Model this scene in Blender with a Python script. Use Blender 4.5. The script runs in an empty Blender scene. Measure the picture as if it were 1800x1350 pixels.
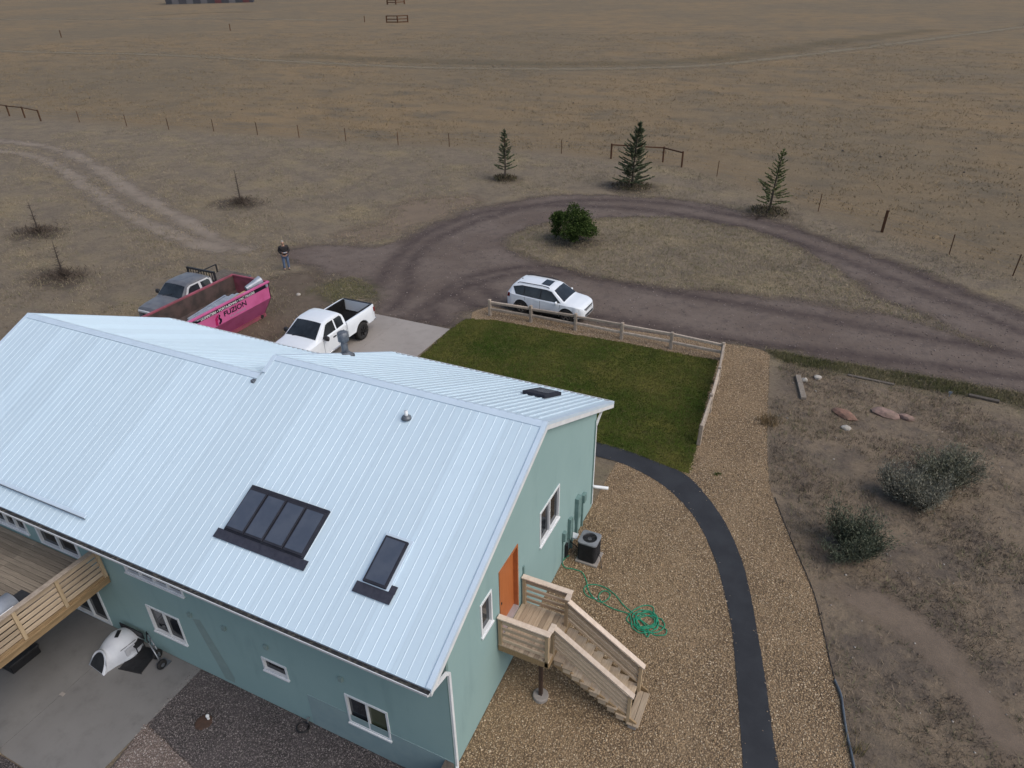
import bpy, math, random
import numpy as np
from mathutils import Vector, Matrix

random.seed(7); rng = np.random.default_rng(7)
S = bpy.context.scene
COL = S.collection
R = math.radians

# ------------------------------------------------------------------ camera
CAM = np.array([5.5001, -8.0155, 16.2119]); FPX = 1241.97
_a, _p, _r = R(25.68), R(30.7656), R(-0.9232)
FW = np.array([-math.sin(_a)*math.cos(_p), math.cos(_a)*math.cos(_p), -math.sin(_p)])
_rt = np.array([math.cos(_a), math.sin(_a), 0.0]); _up = np.cross(_rt, FW)
RT = math.cos(_r)*_rt + math.sin(_r)*_up
UP = -math.sin(_r)*_rt + math.cos(_r)*_up
cd = bpy.data.cameras.new('camera'); co = bpy.data.objects.new('camera', cd); COL.objects.link(co)
cd.sensor_width = 36; cd.lens = FPX/1800*36; cd.clip_end = 6000; cd.clip_start = .1
m = Matrix.Identity(4)
for i in range(3):
    m[i][0], m[i][1], m[i][2], m[i][3] = RT[i], UP[i], -FW[i], CAM[i]
co.matrix_world = m
S.camera = co
S.render.resolution_x, S.render.resolution_y = 1024, 768

# ------------------------------------------------------------------ light
w = bpy.data.worlds.new('World'); S.world = w; w.use_nodes = True
nt = w.node_tree; bg = nt.nodes['Background']
sky = nt.nodes.new('ShaderNodeTexSky'); sky.sky_type = 'NISHITA'; sky.sun_disc = False
SUN_DIR = Vector((.98, -.13, 0)).normalized(); SUN_EL = R(50)
sky.sun_elevation = SUN_EL; sky.sun_rotation = math.atan2(SUN_DIR.x, SUN_DIR.y)
sky.air_density = 1.0; sky.dust_density = 2.8; sky.ozone_density = .6
bg.inputs['Strength'].default_value = .115
nt.links.new(sky.outputs[0], bg.inputs[0])
sl = bpy.data.lights.new('sun', 'SUN'); so = bpy.data.objects.new('sun', sl); COL.objects.link(so)
sl.energy = 1.25; sl.angle = R(50); sl.color = (1, .955, .885)
d = Vector((SUN_DIR.x*math.cos(SUN_EL), SUN_DIR.y*math.cos(SUN_EL), math.sin(SUN_EL)))
so.rotation_euler = d.to_track_quat('Z', 'Y').to_euler()
so.location = (20, 20, 40)
vs = S.view_settings
vs.view_transform = 'Standard'; vs.look = 'None'; vs.gamma = 1; vs.exposure = .38; vs.use_curve_mapping = False

# ------------------------------------------------------------------ terrain height and pixel rays
def G(x, y):
    x = np.asarray(x, float); y = np.asarray(y, float)
    base = .7*np.clip(y/8.5, 0, 1)
    f = np.clip((-x-.02)/.1, 0, 1)*np.clip((1.5-y)/1.5, 0, 1)
    f = f*np.clip((y+30)/14, 0, 1)*np.clip((x+45)/15, 0, 1)
    return base*(1-f) - .93*f
def ray(u, v): return RT*(u-900)/FPX + UP*(675-v)/FPX + FW
def at(u, v, z):
    q = ray(u, v); return CAM + q*(z-CAM[2])/q[2]
def px(u, v):                                # the point of the ground seen at a pixel
    z = .3
    for _ in range(40):
        p = at(u, v, z); z = .5*z + .5*float(G(p[0], p[1]))
    return p
def pxs(L): return [px(*q)[:2] for q in L]
def on(u, v, ax, val):
    q = ray(u, v); return CAM + q*(val-CAM[ax])/q[ax]

# ------------------------------------------------------------------ materials
def rgb(c): return (c[0], c[1], c[2], 1)
class NT:
    def __init__(s, name):
        s.m = bpy.data.materials.new(name); s.m.use_nodes = True
        s.t = s.m.node_tree; s.t.nodes.clear()
        s.out = s.n('OutputMaterial'); s.b = s.n('BsdfPrincipled'); s.l(s.b, 0, s.out, 0)
        s.co = s.n('TexCoord')
    def n(s, k, **kw):
        q = s.t.nodes.new('ShaderNode'+k)
        for a, b in kw.items(): setattr(q, a, b)
        return q
    def l(s, a, i, b, j): s.t.links.new(a.outputs[i], b.inputs[j])
    def noise(s, scale, detail=5, rough=.6, stretch=None, dist=0):
        q = s.n('TexNoise'); q.inputs['Scale'].default_value = scale; q.inputs['Detail'].default_value = detail
        q.inputs['Roughness'].default_value = rough; q.inputs['Distortion'].default_value = dist
        if stretch:
            mp = s.n('Mapping'); mp.inputs['Scale'].default_value = stretch; s.l(s.co, 'Object', mp, 0); s.l(mp, 0, q, 0)
        else: s.l(s.co, 'Object', q, 0)
        return q
    def voro(s, scale, feat='F1'):
        q = s.n('TexVoronoi'); q.feature = feat; q.inputs['Scale'].default_value = scale; s.l(s.co, 'Object', q, 0); return q
    def ramp(s, src, out, lo, hi, a=0., b=1.):
        q = s.n('MapRange'); q.interpolation_type = 'SMOOTHSTEP'
        q.inputs[1].default_value = lo; q.inputs[2].default_value = hi; q.inputs[3].default_value = a; q.inputs[4].default_value = b
        s.l(src, out, q, 0); return q
    def mix(s, fac, fo, a, b, blend='MIX'):
        q = s.n('MixRGB'); q.blend_type = blend
        if fac is None: q.inputs[0].default_value = fo
        else: s.l(fac, fo, q, 0)
        for v, i in ((a, 1), (b, 2)):
            if isinstance(v, tuple) and not hasattr(v[0], 'outputs'): q.inputs[i].default_value = rgb(v)
            else: s.l(v[0], v[1], q, i)
        return q
    def math(s, op, a, b):
        q = s.n('Math', operation=op)
        for v, i in ((a, 0), (b, 1)):
            if isinstance(v, (int, float)): q.inputs[i].default_value = v
            else: s.l(v[0], v[1], q, i)
        return q
    def attr(s, name): return s.n('Attribute', attribute_name=name)
    def bump(s, src, out, strength, dist=.02):
        q = s.n('Bump'); q.inputs['Strength'].default_value = strength; q.inputs['Distance'].default_value = dist
        s.l(src, out, q, 'Height'); s.l(q, 0, s.b, 'Normal'); return q
    def base(s, q, o=0): s.l(q, o, s.b, 'Base Color')
    def set(s, rough=.8, metal=0, spec=.4):
        s.b.inputs['Roughness'].default_value = rough; s.b.inputs['Metallic'].default_value = metal
        s.b.inputs['Specular IOR Level'].default_value = spec; return s

def mat(name, c1, c2=None, scale=6, rough=.6, metal=0, spec=.4, bump=0, bs=None, stretch=None, lo=.35, hi=.65, coat=0, detail=5):
    q = NT(name).set(rough, metal, spec)
    if c2 is None: c2 = tuple(x*.86 for x in c1)
    nz = q.noise(scale, detail, stretch=stretch)
    q.base(q.mix(q.ramp(nz, 0, lo, hi), 0, c1, c2))
    if bump:
        n2 = q.noise(bs or scale*6, 4, stretch=stretch); q.bump(n2, 0, bump)
    if coat:
        q.b.inputs['Coat Weight'].default_value = coat; q.b.inputs['Coat Roughness'].default_value = .08
    return q.m
def colmat(name, rough=.8, spec=.3):           # colour from the mesh's own attribute
    q = NT(name).set(rough, 0, spec); a = q.attr('Col'); q.base(a); return q.m
def alpha_edge(q, soft, namp=0., nscale=2., amax=1.):
    e = q.attr('edge'); src, o = e, 'Fac'
    if namp:
        nz = q.noise(nscale, 5, .65); a = q.math('SUBTRACT', (nz, 0), .5); b = q.math('MULTIPLY', (a, 0), namp*2)
        src, o = q.math('ADD', (e, 'Fac'), (b, 0)), 0
    r = q.ramp(src, o, -soft, soft, 0, amax)
    tr = q.n('BsdfTransparent'); mx = q.n('MixShader')
    q.l(r, 0, mx, 0); q.l(tr, 0, mx, 1); q.l(q.b, 0, mx, 2); q.l(mx, 0, q.out, 0)

MT = {}
def defmats():
    M = MT
    # roof and house
    q = NT('roof_metal').set(.34, 0, .55)
    n1 = q.noise(.35, 4); n2 = q.noise(14, 4, stretch=(.3, 2, 1)); n3 = q.noise(3, 5)
    a = q.mix(q.ramp(n1, 0, .3, .7), 0, (.535, .665, .755), (.56, .69, .775))
    b = q.mix(q.ramp(n3, 0, .5, .85), 0, (a, 0), (.505, .625, .71)); oi = q.n('ObjectInfo'); h = q.ramp(oi, 'Random', 0, 1, .965, 1.03); n4 = q.noise(1.1, 5, stretch=(5, .22, 1)); b = q.mix(q.ramp(n4, 0, .52, .8, 0, .5), 0, (b, 0), (.485, .575, .65)); b = q.mix(None, 1, (b, 0), (h, 0), 'MULTIPLY'); q.base(b)
    q.l(q.ramp(n2, 0, .3, .7, .28, .45), 0, q.b, 'Roughness'); M['roof'] = q.m
    M['rooftrim'] = mat('roof_trim', (.545, .655, .755), (.515, .62, .715), 2, .4)
    M['closure'] = mat('foam_closure', (.05, .06, .075), None, 10, .8)  # dark foam tone that also paints the shadow line under the ridge caps
    q = NT('stucco_green').set(.85, 0, .25)
    n1 = q.noise(.5, 5); n2 = q.noise(90, 3); n3 = q.noise(1.6, 6, stretch=(1, 1, .25))
    a = q.mix(q.ramp(n1, 0, .3, .7), 0, (.242, .358, .352), (.262, .38, .372))
    b = q.mix(q.ramp(n3, 0, .5, .8), 0, (a, 0), (.217, .322, .317)); q.base(b); q.bump(n2, 0, .25, .01); M['stucco'] = q.m
    M['parge'] = mat('grey_parging', (.215, .30, .31), (.235, .32, .325), 3, .9, bump=.2, bs=60)
    M['patch'] = mat('old_paint_run', (.20, .275, .265), (.22, .30, .285), 4, .9)
    M['white'] = mat('white_vinyl', (.72, .74, .75), (.64, .66, .68), 3, .45)
    M['gutter_in'] = mat('gutter_debris', (.02, .022, .025), (.12, .11, .09), 9, .9, lo=.45, hi=.75)
    q = NT('window_glass').set(.06, 0, .35); nz = q.noise(.9, 3)
    q.base(q.mix(q.ramp(nz, 0, .4, .65), 0, (.012, .014, .018), (.03, .034, .04))); M['glass'] = q.m
    M['blind'] = mat('window_glass_blind', (.075, .085, .05), (.06, .07, .042), 1, .12, spec=.5)
    M['skyglass'] = mat('skylight_glass', (.062, .076, .105), (.078, .092, .12), 2, .25, spec=.5)
    M['skyframe'] = mat('skylight_frame', (.026, .028, .038), (.034, .036, .047), 3, .85, spec=.12)
    M['apron'] = mat('lead_apron', (.028, .03, .045), (.04, .042, .058), 9, .6, bump=.3, bs=30)
    M['galv'] = mat('galvanised_steel', (.10, .11, .13), (.15, .165, .185), 12, .45, .3)
    M['greybox'] = mat('painted_conduit', (.16, .25, .24), (.12, .20, .19), 4, .7)
    # wood
    def wood(name, c1, c2, st):
        q = NT(name).set(.8, 0, .25); n1 = q.noise(3, 6, stretch=st); n2 = q.noise(.9, 3)
        a = q.mix(q.ramp(n1, 0, .32, .68), 0, c1, c2)
        oi = q.n('ObjectInfo'); h = q.ramp(oi, 'Random', 0, 1, .78, 1.18)
        b = q.mix(None, 1, (a, 0), (h, 0), 'MULTIPLY'); q.base(b); q.bump(n1, 0, .3, .01); return q.m
    M['wood_x'] = wood('treated_lumber_x', (.48, .385, .28), (.38, .295, .21), (1, 12, 12))
    M['wood_y'] = wood('treated_lumber_y', (.43, .345, .25), (.335, .26, .185), (12, 1, 12))
    M['wood_z'] = wood('treated_lumber_z', (.41, .315, .205), (.32, .24, .15), (12, 12, 1))
    M['cap'] = wood('rail_cap_lumber', (.58, .485, .40), (.49, .40, .32), (3, 3, 3))
    M['deck_x'] = wood('deck_lumber', (.265, .222, .172), (.195, .16, .122), (1, 12, 12))
    M['rimwood'] = wood('rim_lumber', (.32, .225, .125), (.24, .165, .09), (12, 1, 6))
    M['greywood'] = wood('weathered_rail', (.44, .37, .30), (.33, .27, .215), (3, 3, 3))
    M['oldwood'] = wood('weathered_timber', (.13, .112, .094), (.085, .072, .06), (3, 3, 3))
    M['midwood'] = wood('grey_timber', (.27, .235, .195), (.20, .17, .14), (3, 3, 3))
    M['redpost'] = wood('rusty_post', (.105, .05, .025), (.07, .035, .02), (4, 4, 1))
    M['steelpost'] = mat('brown_steel', (.045, .028, .022), (.06, .035, .026), 6, .6)
    M['door'] = mat('orange_door', (.42, .135, .042), (.385, .12, .036), 3, .5, stretch=(1, 8, .6))
    M['doorframe'] = mat('orange_frame', (.40, .13, .045), None, 4, .5)
    M['black'] = mat('black_plastic', (.012, .012, .014), (.02, .02, .022), 6, .5)
    M['knob'] = mat('dark_bronze', (.03, .027, .025), None, 6, .3, .8)
    M['sill'] = mat('aluminium_threshold', (.42, .39, .40), None, 5, .5, .3)
    # ground
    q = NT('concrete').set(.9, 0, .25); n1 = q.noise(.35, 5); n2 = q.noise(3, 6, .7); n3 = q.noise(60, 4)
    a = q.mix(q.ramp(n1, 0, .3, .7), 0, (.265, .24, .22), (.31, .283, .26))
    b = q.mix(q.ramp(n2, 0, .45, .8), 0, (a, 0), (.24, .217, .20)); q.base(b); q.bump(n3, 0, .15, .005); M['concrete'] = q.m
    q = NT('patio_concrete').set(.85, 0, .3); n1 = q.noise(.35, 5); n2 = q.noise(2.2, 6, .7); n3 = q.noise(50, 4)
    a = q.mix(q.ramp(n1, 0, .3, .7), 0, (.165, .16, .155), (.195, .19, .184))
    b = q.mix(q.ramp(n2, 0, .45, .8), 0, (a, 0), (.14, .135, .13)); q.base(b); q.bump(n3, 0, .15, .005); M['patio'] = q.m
    q = NT('asphalt_path').set(.9, 0, .3); n1 = q.noise(140, 2); n2 = q.noise(1.4, 5)
    a = q.mix(q.ramp(n2, 0, .3, .7), 0, (.024, .026, .031), (.034, .037, .043))
    b = q.mix(q.ramp(n1, 0, .62, .8), 0, (a, 0), (.075, .08, .09)); q.base(b); q.bump(n1, 0, .5, .01)
    alpha_edge(q, .012, .03, 6); M['asphalt'] = q.m
    def gravel(name, cs, sc, big, edge):
        q = NT(name).set(.9, 0, .25); v1 = q.voro(sc); v2 = q.voro(sc*2.1); n1 = q.noise(big, 5)
        wn = q.n('SeparateColor'); q.l(v1, 'Color', wn, 0)
        a = q.mix(q.ramp(wn, 0, .2, .8), 0, cs[0], cs[1])
        b = q.mix(q.ramp(wn, 1, .75, .95), 0, (a, 0), cs[2])
        dk = q.mix(q.ramp(v1, 'Distance', .25, .62), 0, (b, 0), cs[3])
        c = q.mix(q.ramp(n1, 0, .35, .65, .0, .45), 0, (dk, 0), cs[4]); q.base(c)
        iv = q.math('SUBTRACT', 1., (v1, 'Distance')); q.bump(iv, 0, .9, .03)
        alpha_edge(q, *edge); return q.m
    M['gravel'] = gravel('tan_gravel', [(.37, .268, .158), (.255, .18, .106), (.54, .43, .295), (.12, .083, .052), (.30, .215, .13)], 24, .5, (.03, .09, 5))
    M['darkgravel'] = gravel('dark_gravel', [(.15, .13, .13), (.095, .085, .085), (.26, .23, .22), (.04, .036, .036), (.12, .105, .105)], 30, .6, (.02, .03, 5))
    M['pinkgravel'] = gravel('pink_gravel', [(.30, .24, .215), (.20, .155, .14), (.42, .37, .34), (.09, .07, .06), (.24, .195, .175)], 30, .6, (.05, .1, 5))
    q = NT('lawn').set(.95, 0, .05); n1 = q.noise(.55, 5); n2 = q.noise(3.2, 5); n3 = q.noise(40, 4)
    a = q.mix(q.ramp(n1, 0, .35, .68), 0, (.040, .064, .010), (.10, .096, .024))
    b = q.mix(q.ramp(n2, 0, .5, .8), 0, (a, 0), (.085, .082, .03)); q.base(b); q.bump(n3, 0, .6, .03)
    alpha_edge(q, .06, .3, 2.2); M['lawn'] = q.m
    q = NT('dirt_road').set(.95, 0, .2); n1 = q.noise(.25, 6, .65); n2 = q.noise(1.6, 6, .7); n3 = q.noise(22, 5, .7); tr = q.attr('track')
    a = q.mix(q.ramp(n1, 0, .35, .66), 0, (.116, .089, .074), (.148, .118, .10))
    b = q.mix(q.ramp(n2, 0, .45, .75), 0, (a, 0), (.094, .075, .067))
    tm = q.math('MULTIPLY', (tr, 'Fac'), (q.ramp(n2, 0, .2, .6, .35, 1), 0))
    c = q.mix(tm, 0, (b, 0), (.058, .043, .040))
    e = q.mix(q.ramp(n3, 0, .62, .78, 0, .6), 0, (c, 0), (.19, .16, .15)); q.base(e); q.bump(n2, 0, .6, .12)
    alpha_edge(q, .8, 1.3, .55); M['road'] = q.m
    q = NT('pale_track').set(.95, 0, .2); n2 = q.noise(1.3, 6, .7)
    q.base(q.mix(q.ramp(n2, 0, .35, .7), 0, (.25, .207, .165), (.212, .175, .14))); alpha_edge(q, .8, 1.0, .45, .95); M['track'] = q.m
    q = NT('sandy_soil').set(.95, 0, .2); n2 = q.noise(2.3, 6, .7)
    q.base(q.mix(q.ramp(n2, 0, .35, .7), 0, (.225, .175, .135), (.185, .145, .112))); alpha_edge(q, .3, .6, 1.4, .6); M['sandy'] = q.m
    q = NT('straw_track').set(.95, 0, .2); n2 = q.noise(.2, 6, .7)
    q.base(q.mix(q.ramp(n2, 0, .35, .7), 0, (.235, .195, .135), (.21, .175, .122))); alpha_edge(q, 1.8, 1.6, .2, .8); M['straw'] = q.m
    q = NT('green_track').set(.95, 0, .2); n2 = q.noise(.2, 6, .7)
    q.base(q.mix(q.ramp(n2, 0, .35, .7), 0, (.155, .135, .085), (.17, .14, .095))); alpha_edge(q, 2.5, 3.2, .12, .3); M['greentrack'] = q.m
    q = NT('bare_earth').set(.95, 0, .2); n2 = q.noise(1.1, 6, .7)
    q.base(q.mix(q.ramp(n2, 0, .35, .7), 0, (.115, .088, .067), (.165, .132, .10))); alpha_edge(q, .6, 1.2, .6, .8); M['earth'] = q.m
    q = NT('tan_earth').set(.95, 0, .2); n2 = q.noise(.9, 6, .7)
    q.base(q.mix(q.ramp(n2, 0, .35, .7), 0, (.225, .172, .125), (.18, .142, .108))); alpha_edge(q, .8, 1.4, .5, .75); M['tanearth'] = q.m
    q = NT('green_weeds').set(.95, 0, .2); n2 = q.noise(2.2, 6, .7)
    q.base(q.mix(q.ramp(n2, 0, .35, .7), 0, (.10, .10, .048), (.17, .148, .092))); alpha_edge(q, .7, 1.5, .8, .5); M['weedgreen'] = q.m
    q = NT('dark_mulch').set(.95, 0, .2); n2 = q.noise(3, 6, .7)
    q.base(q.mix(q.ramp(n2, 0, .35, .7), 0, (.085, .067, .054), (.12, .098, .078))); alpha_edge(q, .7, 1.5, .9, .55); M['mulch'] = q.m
    # prairie
    q = NT('prairie').set(.95, 0, .15)
    ya = q.attr('yard'); we = q.attr('weed')
    f1 = q.noise(.022, 6, .6); f2 = q.noise(.16, 6, .65, stretch=(1, 1.6, 1)); f3 = q.noise(.9, 7, .78); f4 = q.noise(6, 6, .8); f5 = q.noise(.8, 7, .75)
    fld = q.mix(q.ramp(f1, 0, .38, .62), 0, (.218, .158, .092), (.172, .136, .09))
    fld = q.mix(q.ramp(f2, 0, .42, .72), 0, (fld, 0), (.138, .115, .083))
    fld = q.mix(q.ramp(f3, 0, .5, .66, 0, .8), 0, (fld, 0), (.21, .162, .105))
    f6 = q.noise(.35, 8, .8, stretch=(.8, 1.1, 1)); mm = q.mix(q.ramp(f6, 0, .34, .66), 0, (.93, .93, .93), (1.06, 1.06, 1.055)); fld = q.mix(None, 1, (fld, 0), (mm, 0), 'MULTIPLY')
    yd = q.mix(q.ramp(f5, 0, .38, .64), 0, (.208, .168, .120), (.156, .128, .098))
    yd = q.mix(q.ramp(f2, 0, .48, .72), 0, (yd, 0), (.245, .197, .122))
    yd = q.mix(q.ramp(f3, 0, .52, .75, 0, .75), 0, (yd, 0), (.18, .16, .105))
    wd = q.mix(q.ramp(f5, 0, .36, .60), 0, (.128, .104, .084), (.215, .168, .12))
    wd = q.mix(q.ramp(f3, 0, .5, .72, 0, .7), 0, (wd, 0), (.18, .148, .105))
    c = q.mix(ya, 'Fac', (fld, 0), (yd, 0)); c = q.mix(we, 'Fac', (c, 0), (wd, 0))
    dk = q.mix(None, 1, (c, 0), (.45, .43, .40), 'MULTIPLY')
    c = q.mix(q.ramp(f4, 0, .53, .68, 0, .85), 0, (c, 0), (dk, 0))
    lt = q.mix(None, 1, (c, 0), (1.45, 1.42, 1.35), 'MULTIPLY')
    c = q.mix(q.ramp(f4, 0, .45, .32, 0, .7), 0, (c, 0), (lt, 0)); q.base(c)
    hh = q.math('ADD', (f3, 0), (f4, 0)); q.bump(hh, 0, .8, .12); M['prairie'] = q.m
    for k, r_, s_ in (('leafcol', .85, .08), ('stonecol', .85, .3)): M[k] = colmat(k, r_, s_)
    # vehicles
    M['carwhite'] = mat('white_car_paint', (.74, .78, .82), (.70, .74, .78), 1.5, .3, 0, .5, coat=.6)
    M['carsilver'] = mat('dusty_grey_paint', (.115, .12, .135), (.17, .17, .175), 2.5, .45, .2, .5, coat=.2)
    M['silvertrim'] = mat('silver_trim', (.60, .61, .62), (.54, .55, .56), 5, .35, .2)
    M['carglass'] = mat('car_glass', (.014, .017, .02), (.03, .036, .042), 1.2, .05, spec=.5)
    M['tyre'] = mat('tyre_rubber', (.013, .013, .014), (.022, .021, .02), 9, .85)
    M['rim'] = mat('wheel_alloy', (.16, .165, .17), (.26, .265, .27), 9, .35, .7)
    M['rimdark'] = mat('dark_wheel', (.02, .02, .022), (.05, .05, .053), 9, .4, .5)
    M['trim'] = mat('black_trim', (.016, .016, .018), (.026, .026, .028), 6, .6)
    M['lens'] = mat('lamp_lens', (.35, .37, .38), (.2, .21, .22), 18, .1, spec=.6)
    M['redlens'] = mat('red_lens', (.16, .006, .008), None, 6, .15)
    M['pink'] = mat('pink_steel_paint', (.52, .115, .27), (.43, .075, .20), 1.2, .5, bump=.15, bs=5, lo=.4, hi=.75)
    M['pinkrust'] = mat('dirty_pink_steel', (.30, .075, .11), (.20, .06, .075), 2.2, .7, bump=.2, bs=7)
    M['binside'] = mat('dirty_steel', (.045, .035, .033), (.09, .06, .055), 1.6, .8)
    M['liner'] = mat('bed_liner', (.008, .008, .009), (.014, .014, .015), 8, .95, spec=.1)
    M['ink'] = mat('black_vinyl', (.012, .008, .02), None, 4, .4)
    M['inkw'] = mat('white_vinyl_letters', (.72, .72, .72), None, 4, .4)
    M['inkg'] = mat('grey_vinyl_letters', (.33, .28, .36), None, 4, .4)
    M['magenta'] = mat('magenta_vinyl', (.40, .012, .10), None, 4, .4)
    M['junk'] = mat('scrap_aluminium', (.36, .39, .44), (.28, .31, .36), 3, .45, .3)
    M['junkwood'] = mat('scrap_board', (.38, .27, .16), (.30, .20, .12), 3, .8)
    # people
    M['skin'] = mat('skin', (.42, .25, .18), None, 5, .55)
    M['hairgrey'] = mat('grey_hair', (.30, .27, .24), (.22, .20, .18), 20, .7)
    M['jacket'] = mat('black_jacket', (.012, .010, .012), (.02, .017, .019), 8, .8)
    M['jeans'] = mat('blue_jeans', (.075, .115, .20), (.11, .155, .24), 9, .85)
    M['shoe'] = mat('brown_shoes', (.09, .08, .07), None, 8, .7)
    # small things
    M['hose'] = mat('green_hose', (.02, .24, .135), (.016, .20, .11), 9, .45)
    M['bluehose'] = mat('blue_edging', (.17, .21, .25), (.14, .16, .185), 5, .6)
    M['edging'] = mat('black_edging', (.02, .018, .017), (.035, .03, .027), 5, .7)
    M['plastic'] = mat('white_moulded_plastic', (.60, .62, .66), (.52, .54, .58), 2.5, .55)
    M['plasticgrey'] = mat('grey_label', (.42, .43, .47), (.50, .51, .54), 14, .6)
    M['acgrey'] = mat('condenser_top', (.20, .21, .225), (.16, .17, .185), 6, .55)
    M['chrome'] = mat('dull_chrome', (.45, .46, .48), None, 8, .35, .8)
    M['orangedirt'] = mat('rusty_soil', (.075, .043, .03), (.055, .034, .026), 9, .95, bump=.6, bs=30)
    M['sandstone'] = mat('red_sandstone', (.25, .14, .10), (.165, .10, .075), 6, .9, bump=1., bs=11)
    M['palesand'] = mat('pink_sandstone', (.30, .20, .165), (.19, .135, .11), 5, .9, bump=1., bs=11)
    M['paleston'] = mat('white_rock', (.46, .43, .38), (.36, .33, .29), 6, .9, bump=.6, bs=16)
    M['bark'] = mat('bark', (.045, .036, .028), (.07, .056, .044), 12, .95, bump=.5, bs=30)
    M['deadwood'] = mat('dead_bark', (.07, .055, .045), (.05, .04, .034), 12, .95)
    M['barn'] = mat('dark_barn', (.03, .035, .045), (.045, .045, .055), .2, .8)
    M['barnred'] = mat('dark_red_door', (.09, .03, .035), None, .3, .8)
    M['barnroof'] = mat('barn_roof', (.10, .10, .11), None, .2, .6)
defmats()

# ------------------------------------------------------------------ mesh helpers
class B:
    def __init__(s): s.v = []; s.f = []
    def add(s, V, F):
        k = len(s.v); s.v += [tuple(map(float, p)) for p in V]; s.f += [tuple(i+k for i in f) for f in F]; return s
    def box(s, x0, x1, y0, y1, z0, z1):
        return s.add([(x0,y0,z0),(x1,y0,z0),(x1,y1,z0),(x0,y1,z0),(x0,y0,z1),(x1,y0,z1),(x1,y1,z1),(x0,y1,z1)],
                     [(3,2,1,0),(4,5,6,7),(0,1,5,4),(1,2,6,5),(2,3,7,6),(3,0,4,7)])
    def beam(s, p, q, w_, h_, up=(0,0,1), taper=1):
        p, q = Vector(p), Vector(q); d = (q-p).normalized(); u = Vector(up)
        if abs(d.dot(u)) > .98: u = Vector((1,0,0))
        r = d.cross(u).normalized(); u = r.cross(d).normalized(); V = []
        for c, k in ((p,1),(q,taper)):
            for a, b in ((-1,-1),(1,-1),(1,1),(-1,1)): V.append(c + r*(a*w_/2*k) + u*(b*h_/2*k))
        return s.add(V, [(3,2,1,0),(4,5,6,7),(0,1,5,4),(1,2,6,5),(2,3,7,6),(3,0,4,7)])
    def tube(s, pts, r, n=6, cap=True):
        pts = [Vector(p) for p in pts]; N = len(pts); rs = r if isinstance(r, (list, tuple)) else [r]*N; V = []; F = []
        pu = None
        for i, p in enumerate(pts):
            d = (pts[min(i+1,N-1)]-pts[max(i-1,0)]).normalized()
            u = pu if pu is not None else (Vector((0,0,1)) if abs(d.z) < .9 else Vector((1,0,0)))
            a = d.cross(u)
            if a.length < 1e-5: a = d.cross(Vector((0,1,0)))
            a.normalize(); u = a.cross(d).normalized(); pu = u
            for k in range(n):
                t = 2*math.pi*k/n; V.append(p + (a*math.cos(t)+u*math.sin(t))*rs[i])
        for i in range(N-1):
            for k in range(n): F.append((i*n+k, i*n+(k+1)%n, (i+1)*n+(k+1)%n, (i+1)*n+k))
        if cap: F += [tuple(range(n-1,-1,-1)), tuple((N-1)*n+k for k in range(n))]
        return s.add(V, F)
    def lathe(s, prof, c, n=16, axis='z', cap=True):
        V = []; F = []
        for r, h in prof:
            for k in range(n):
                t = 2*math.pi*k/n; a, b = r*math.cos(t), r*math.sin(t)
                V.append({'z':(c[0]+a,c[1]+b,c[2]+h),'y':(c[0]+a,c[1]+h,c[2]+b),'x':(c[0]+h,c[1]+a,c[2]+b)}[axis])
        for i in range(len(prof)-1):
            for k in range(n): F.append((i*n+k, i*n+(k+1)%n, (i+1)*n+(k+1)%n, (i+1)*n+k))
        if cap: F += [tuple(range(n)), tuple((len(prof)-1)*n+k for k in range(n))]
        return s.add(V, F)
    def prism(s, poly, fn, t0, t1):          # 2-D outline mapped by fn(a, b, t)
        n = len(poly); V = [fn(a,b,t0) for a,b in poly]+[fn(a,b,t1) for a,b in poly]
        return s.add(V, [tuple(range(n))[::-1], tuple(range(n,2*n))]+[(i,(i+1)%n,n+(i+1)%n,n+i) for i in range(n)])

def obj(name, b, mt, parent=None, smooth=False, kind=None, fix=True, bevel=0):
    me = bpy.data.meshes.new(name)
    if isinstance(b, B): me.from_pydata(b.v, [], b.f)
    else: me = b
    if isinstance(b, B) and fix:
        import bmesh
        bm = bmesh.new(); bm.from_mesh(me); bmesh.ops.recalc_face_normals(bm, faces=bm.faces)
        if bevel: bmesh.ops.bevel(bm, geom=list(bm.edges), offset=bevel, segments=1, affect='EDGES', clamp_overlap=True)
        bm.to_mesh(me); bm.free()
    if mt is not None and not me.materials: me.materials.append(MT[mt] if isinstance(mt, str) else mt)
    if smooth: me.polygons.foreach_set('use_smooth', [True]*len(me.polygons))
    o = bpy.data.objects.new(name, me); COL.objects.link(o)
    if parent is not None: o.parent = parent
    if kind: o['kind'] = kind
    return o
def thing(name, label, cat, loc=(0,0,0), rz=0, group=None):
    o = bpy.data.objects.new(name, None); COL.objects.link(o); o.location = loc; o.rotation_euler = (0,0,rz)
    o.empty_display_size = .2
    tag(o, label, cat, group); return o
def tag(o, label, cat, group=None):
    o['label'] = label; o['category'] = cat
    if group: o['group'] = group
    return o
def share(name, src, parent, loc=(0,0,0), rot=None):
    o = bpy.data.objects.new(name, src.data); COL.objects.link(o); o.parent = parent; o.location = loc
    if rot is not None: o.rotation_euler = rot
    return o
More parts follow.
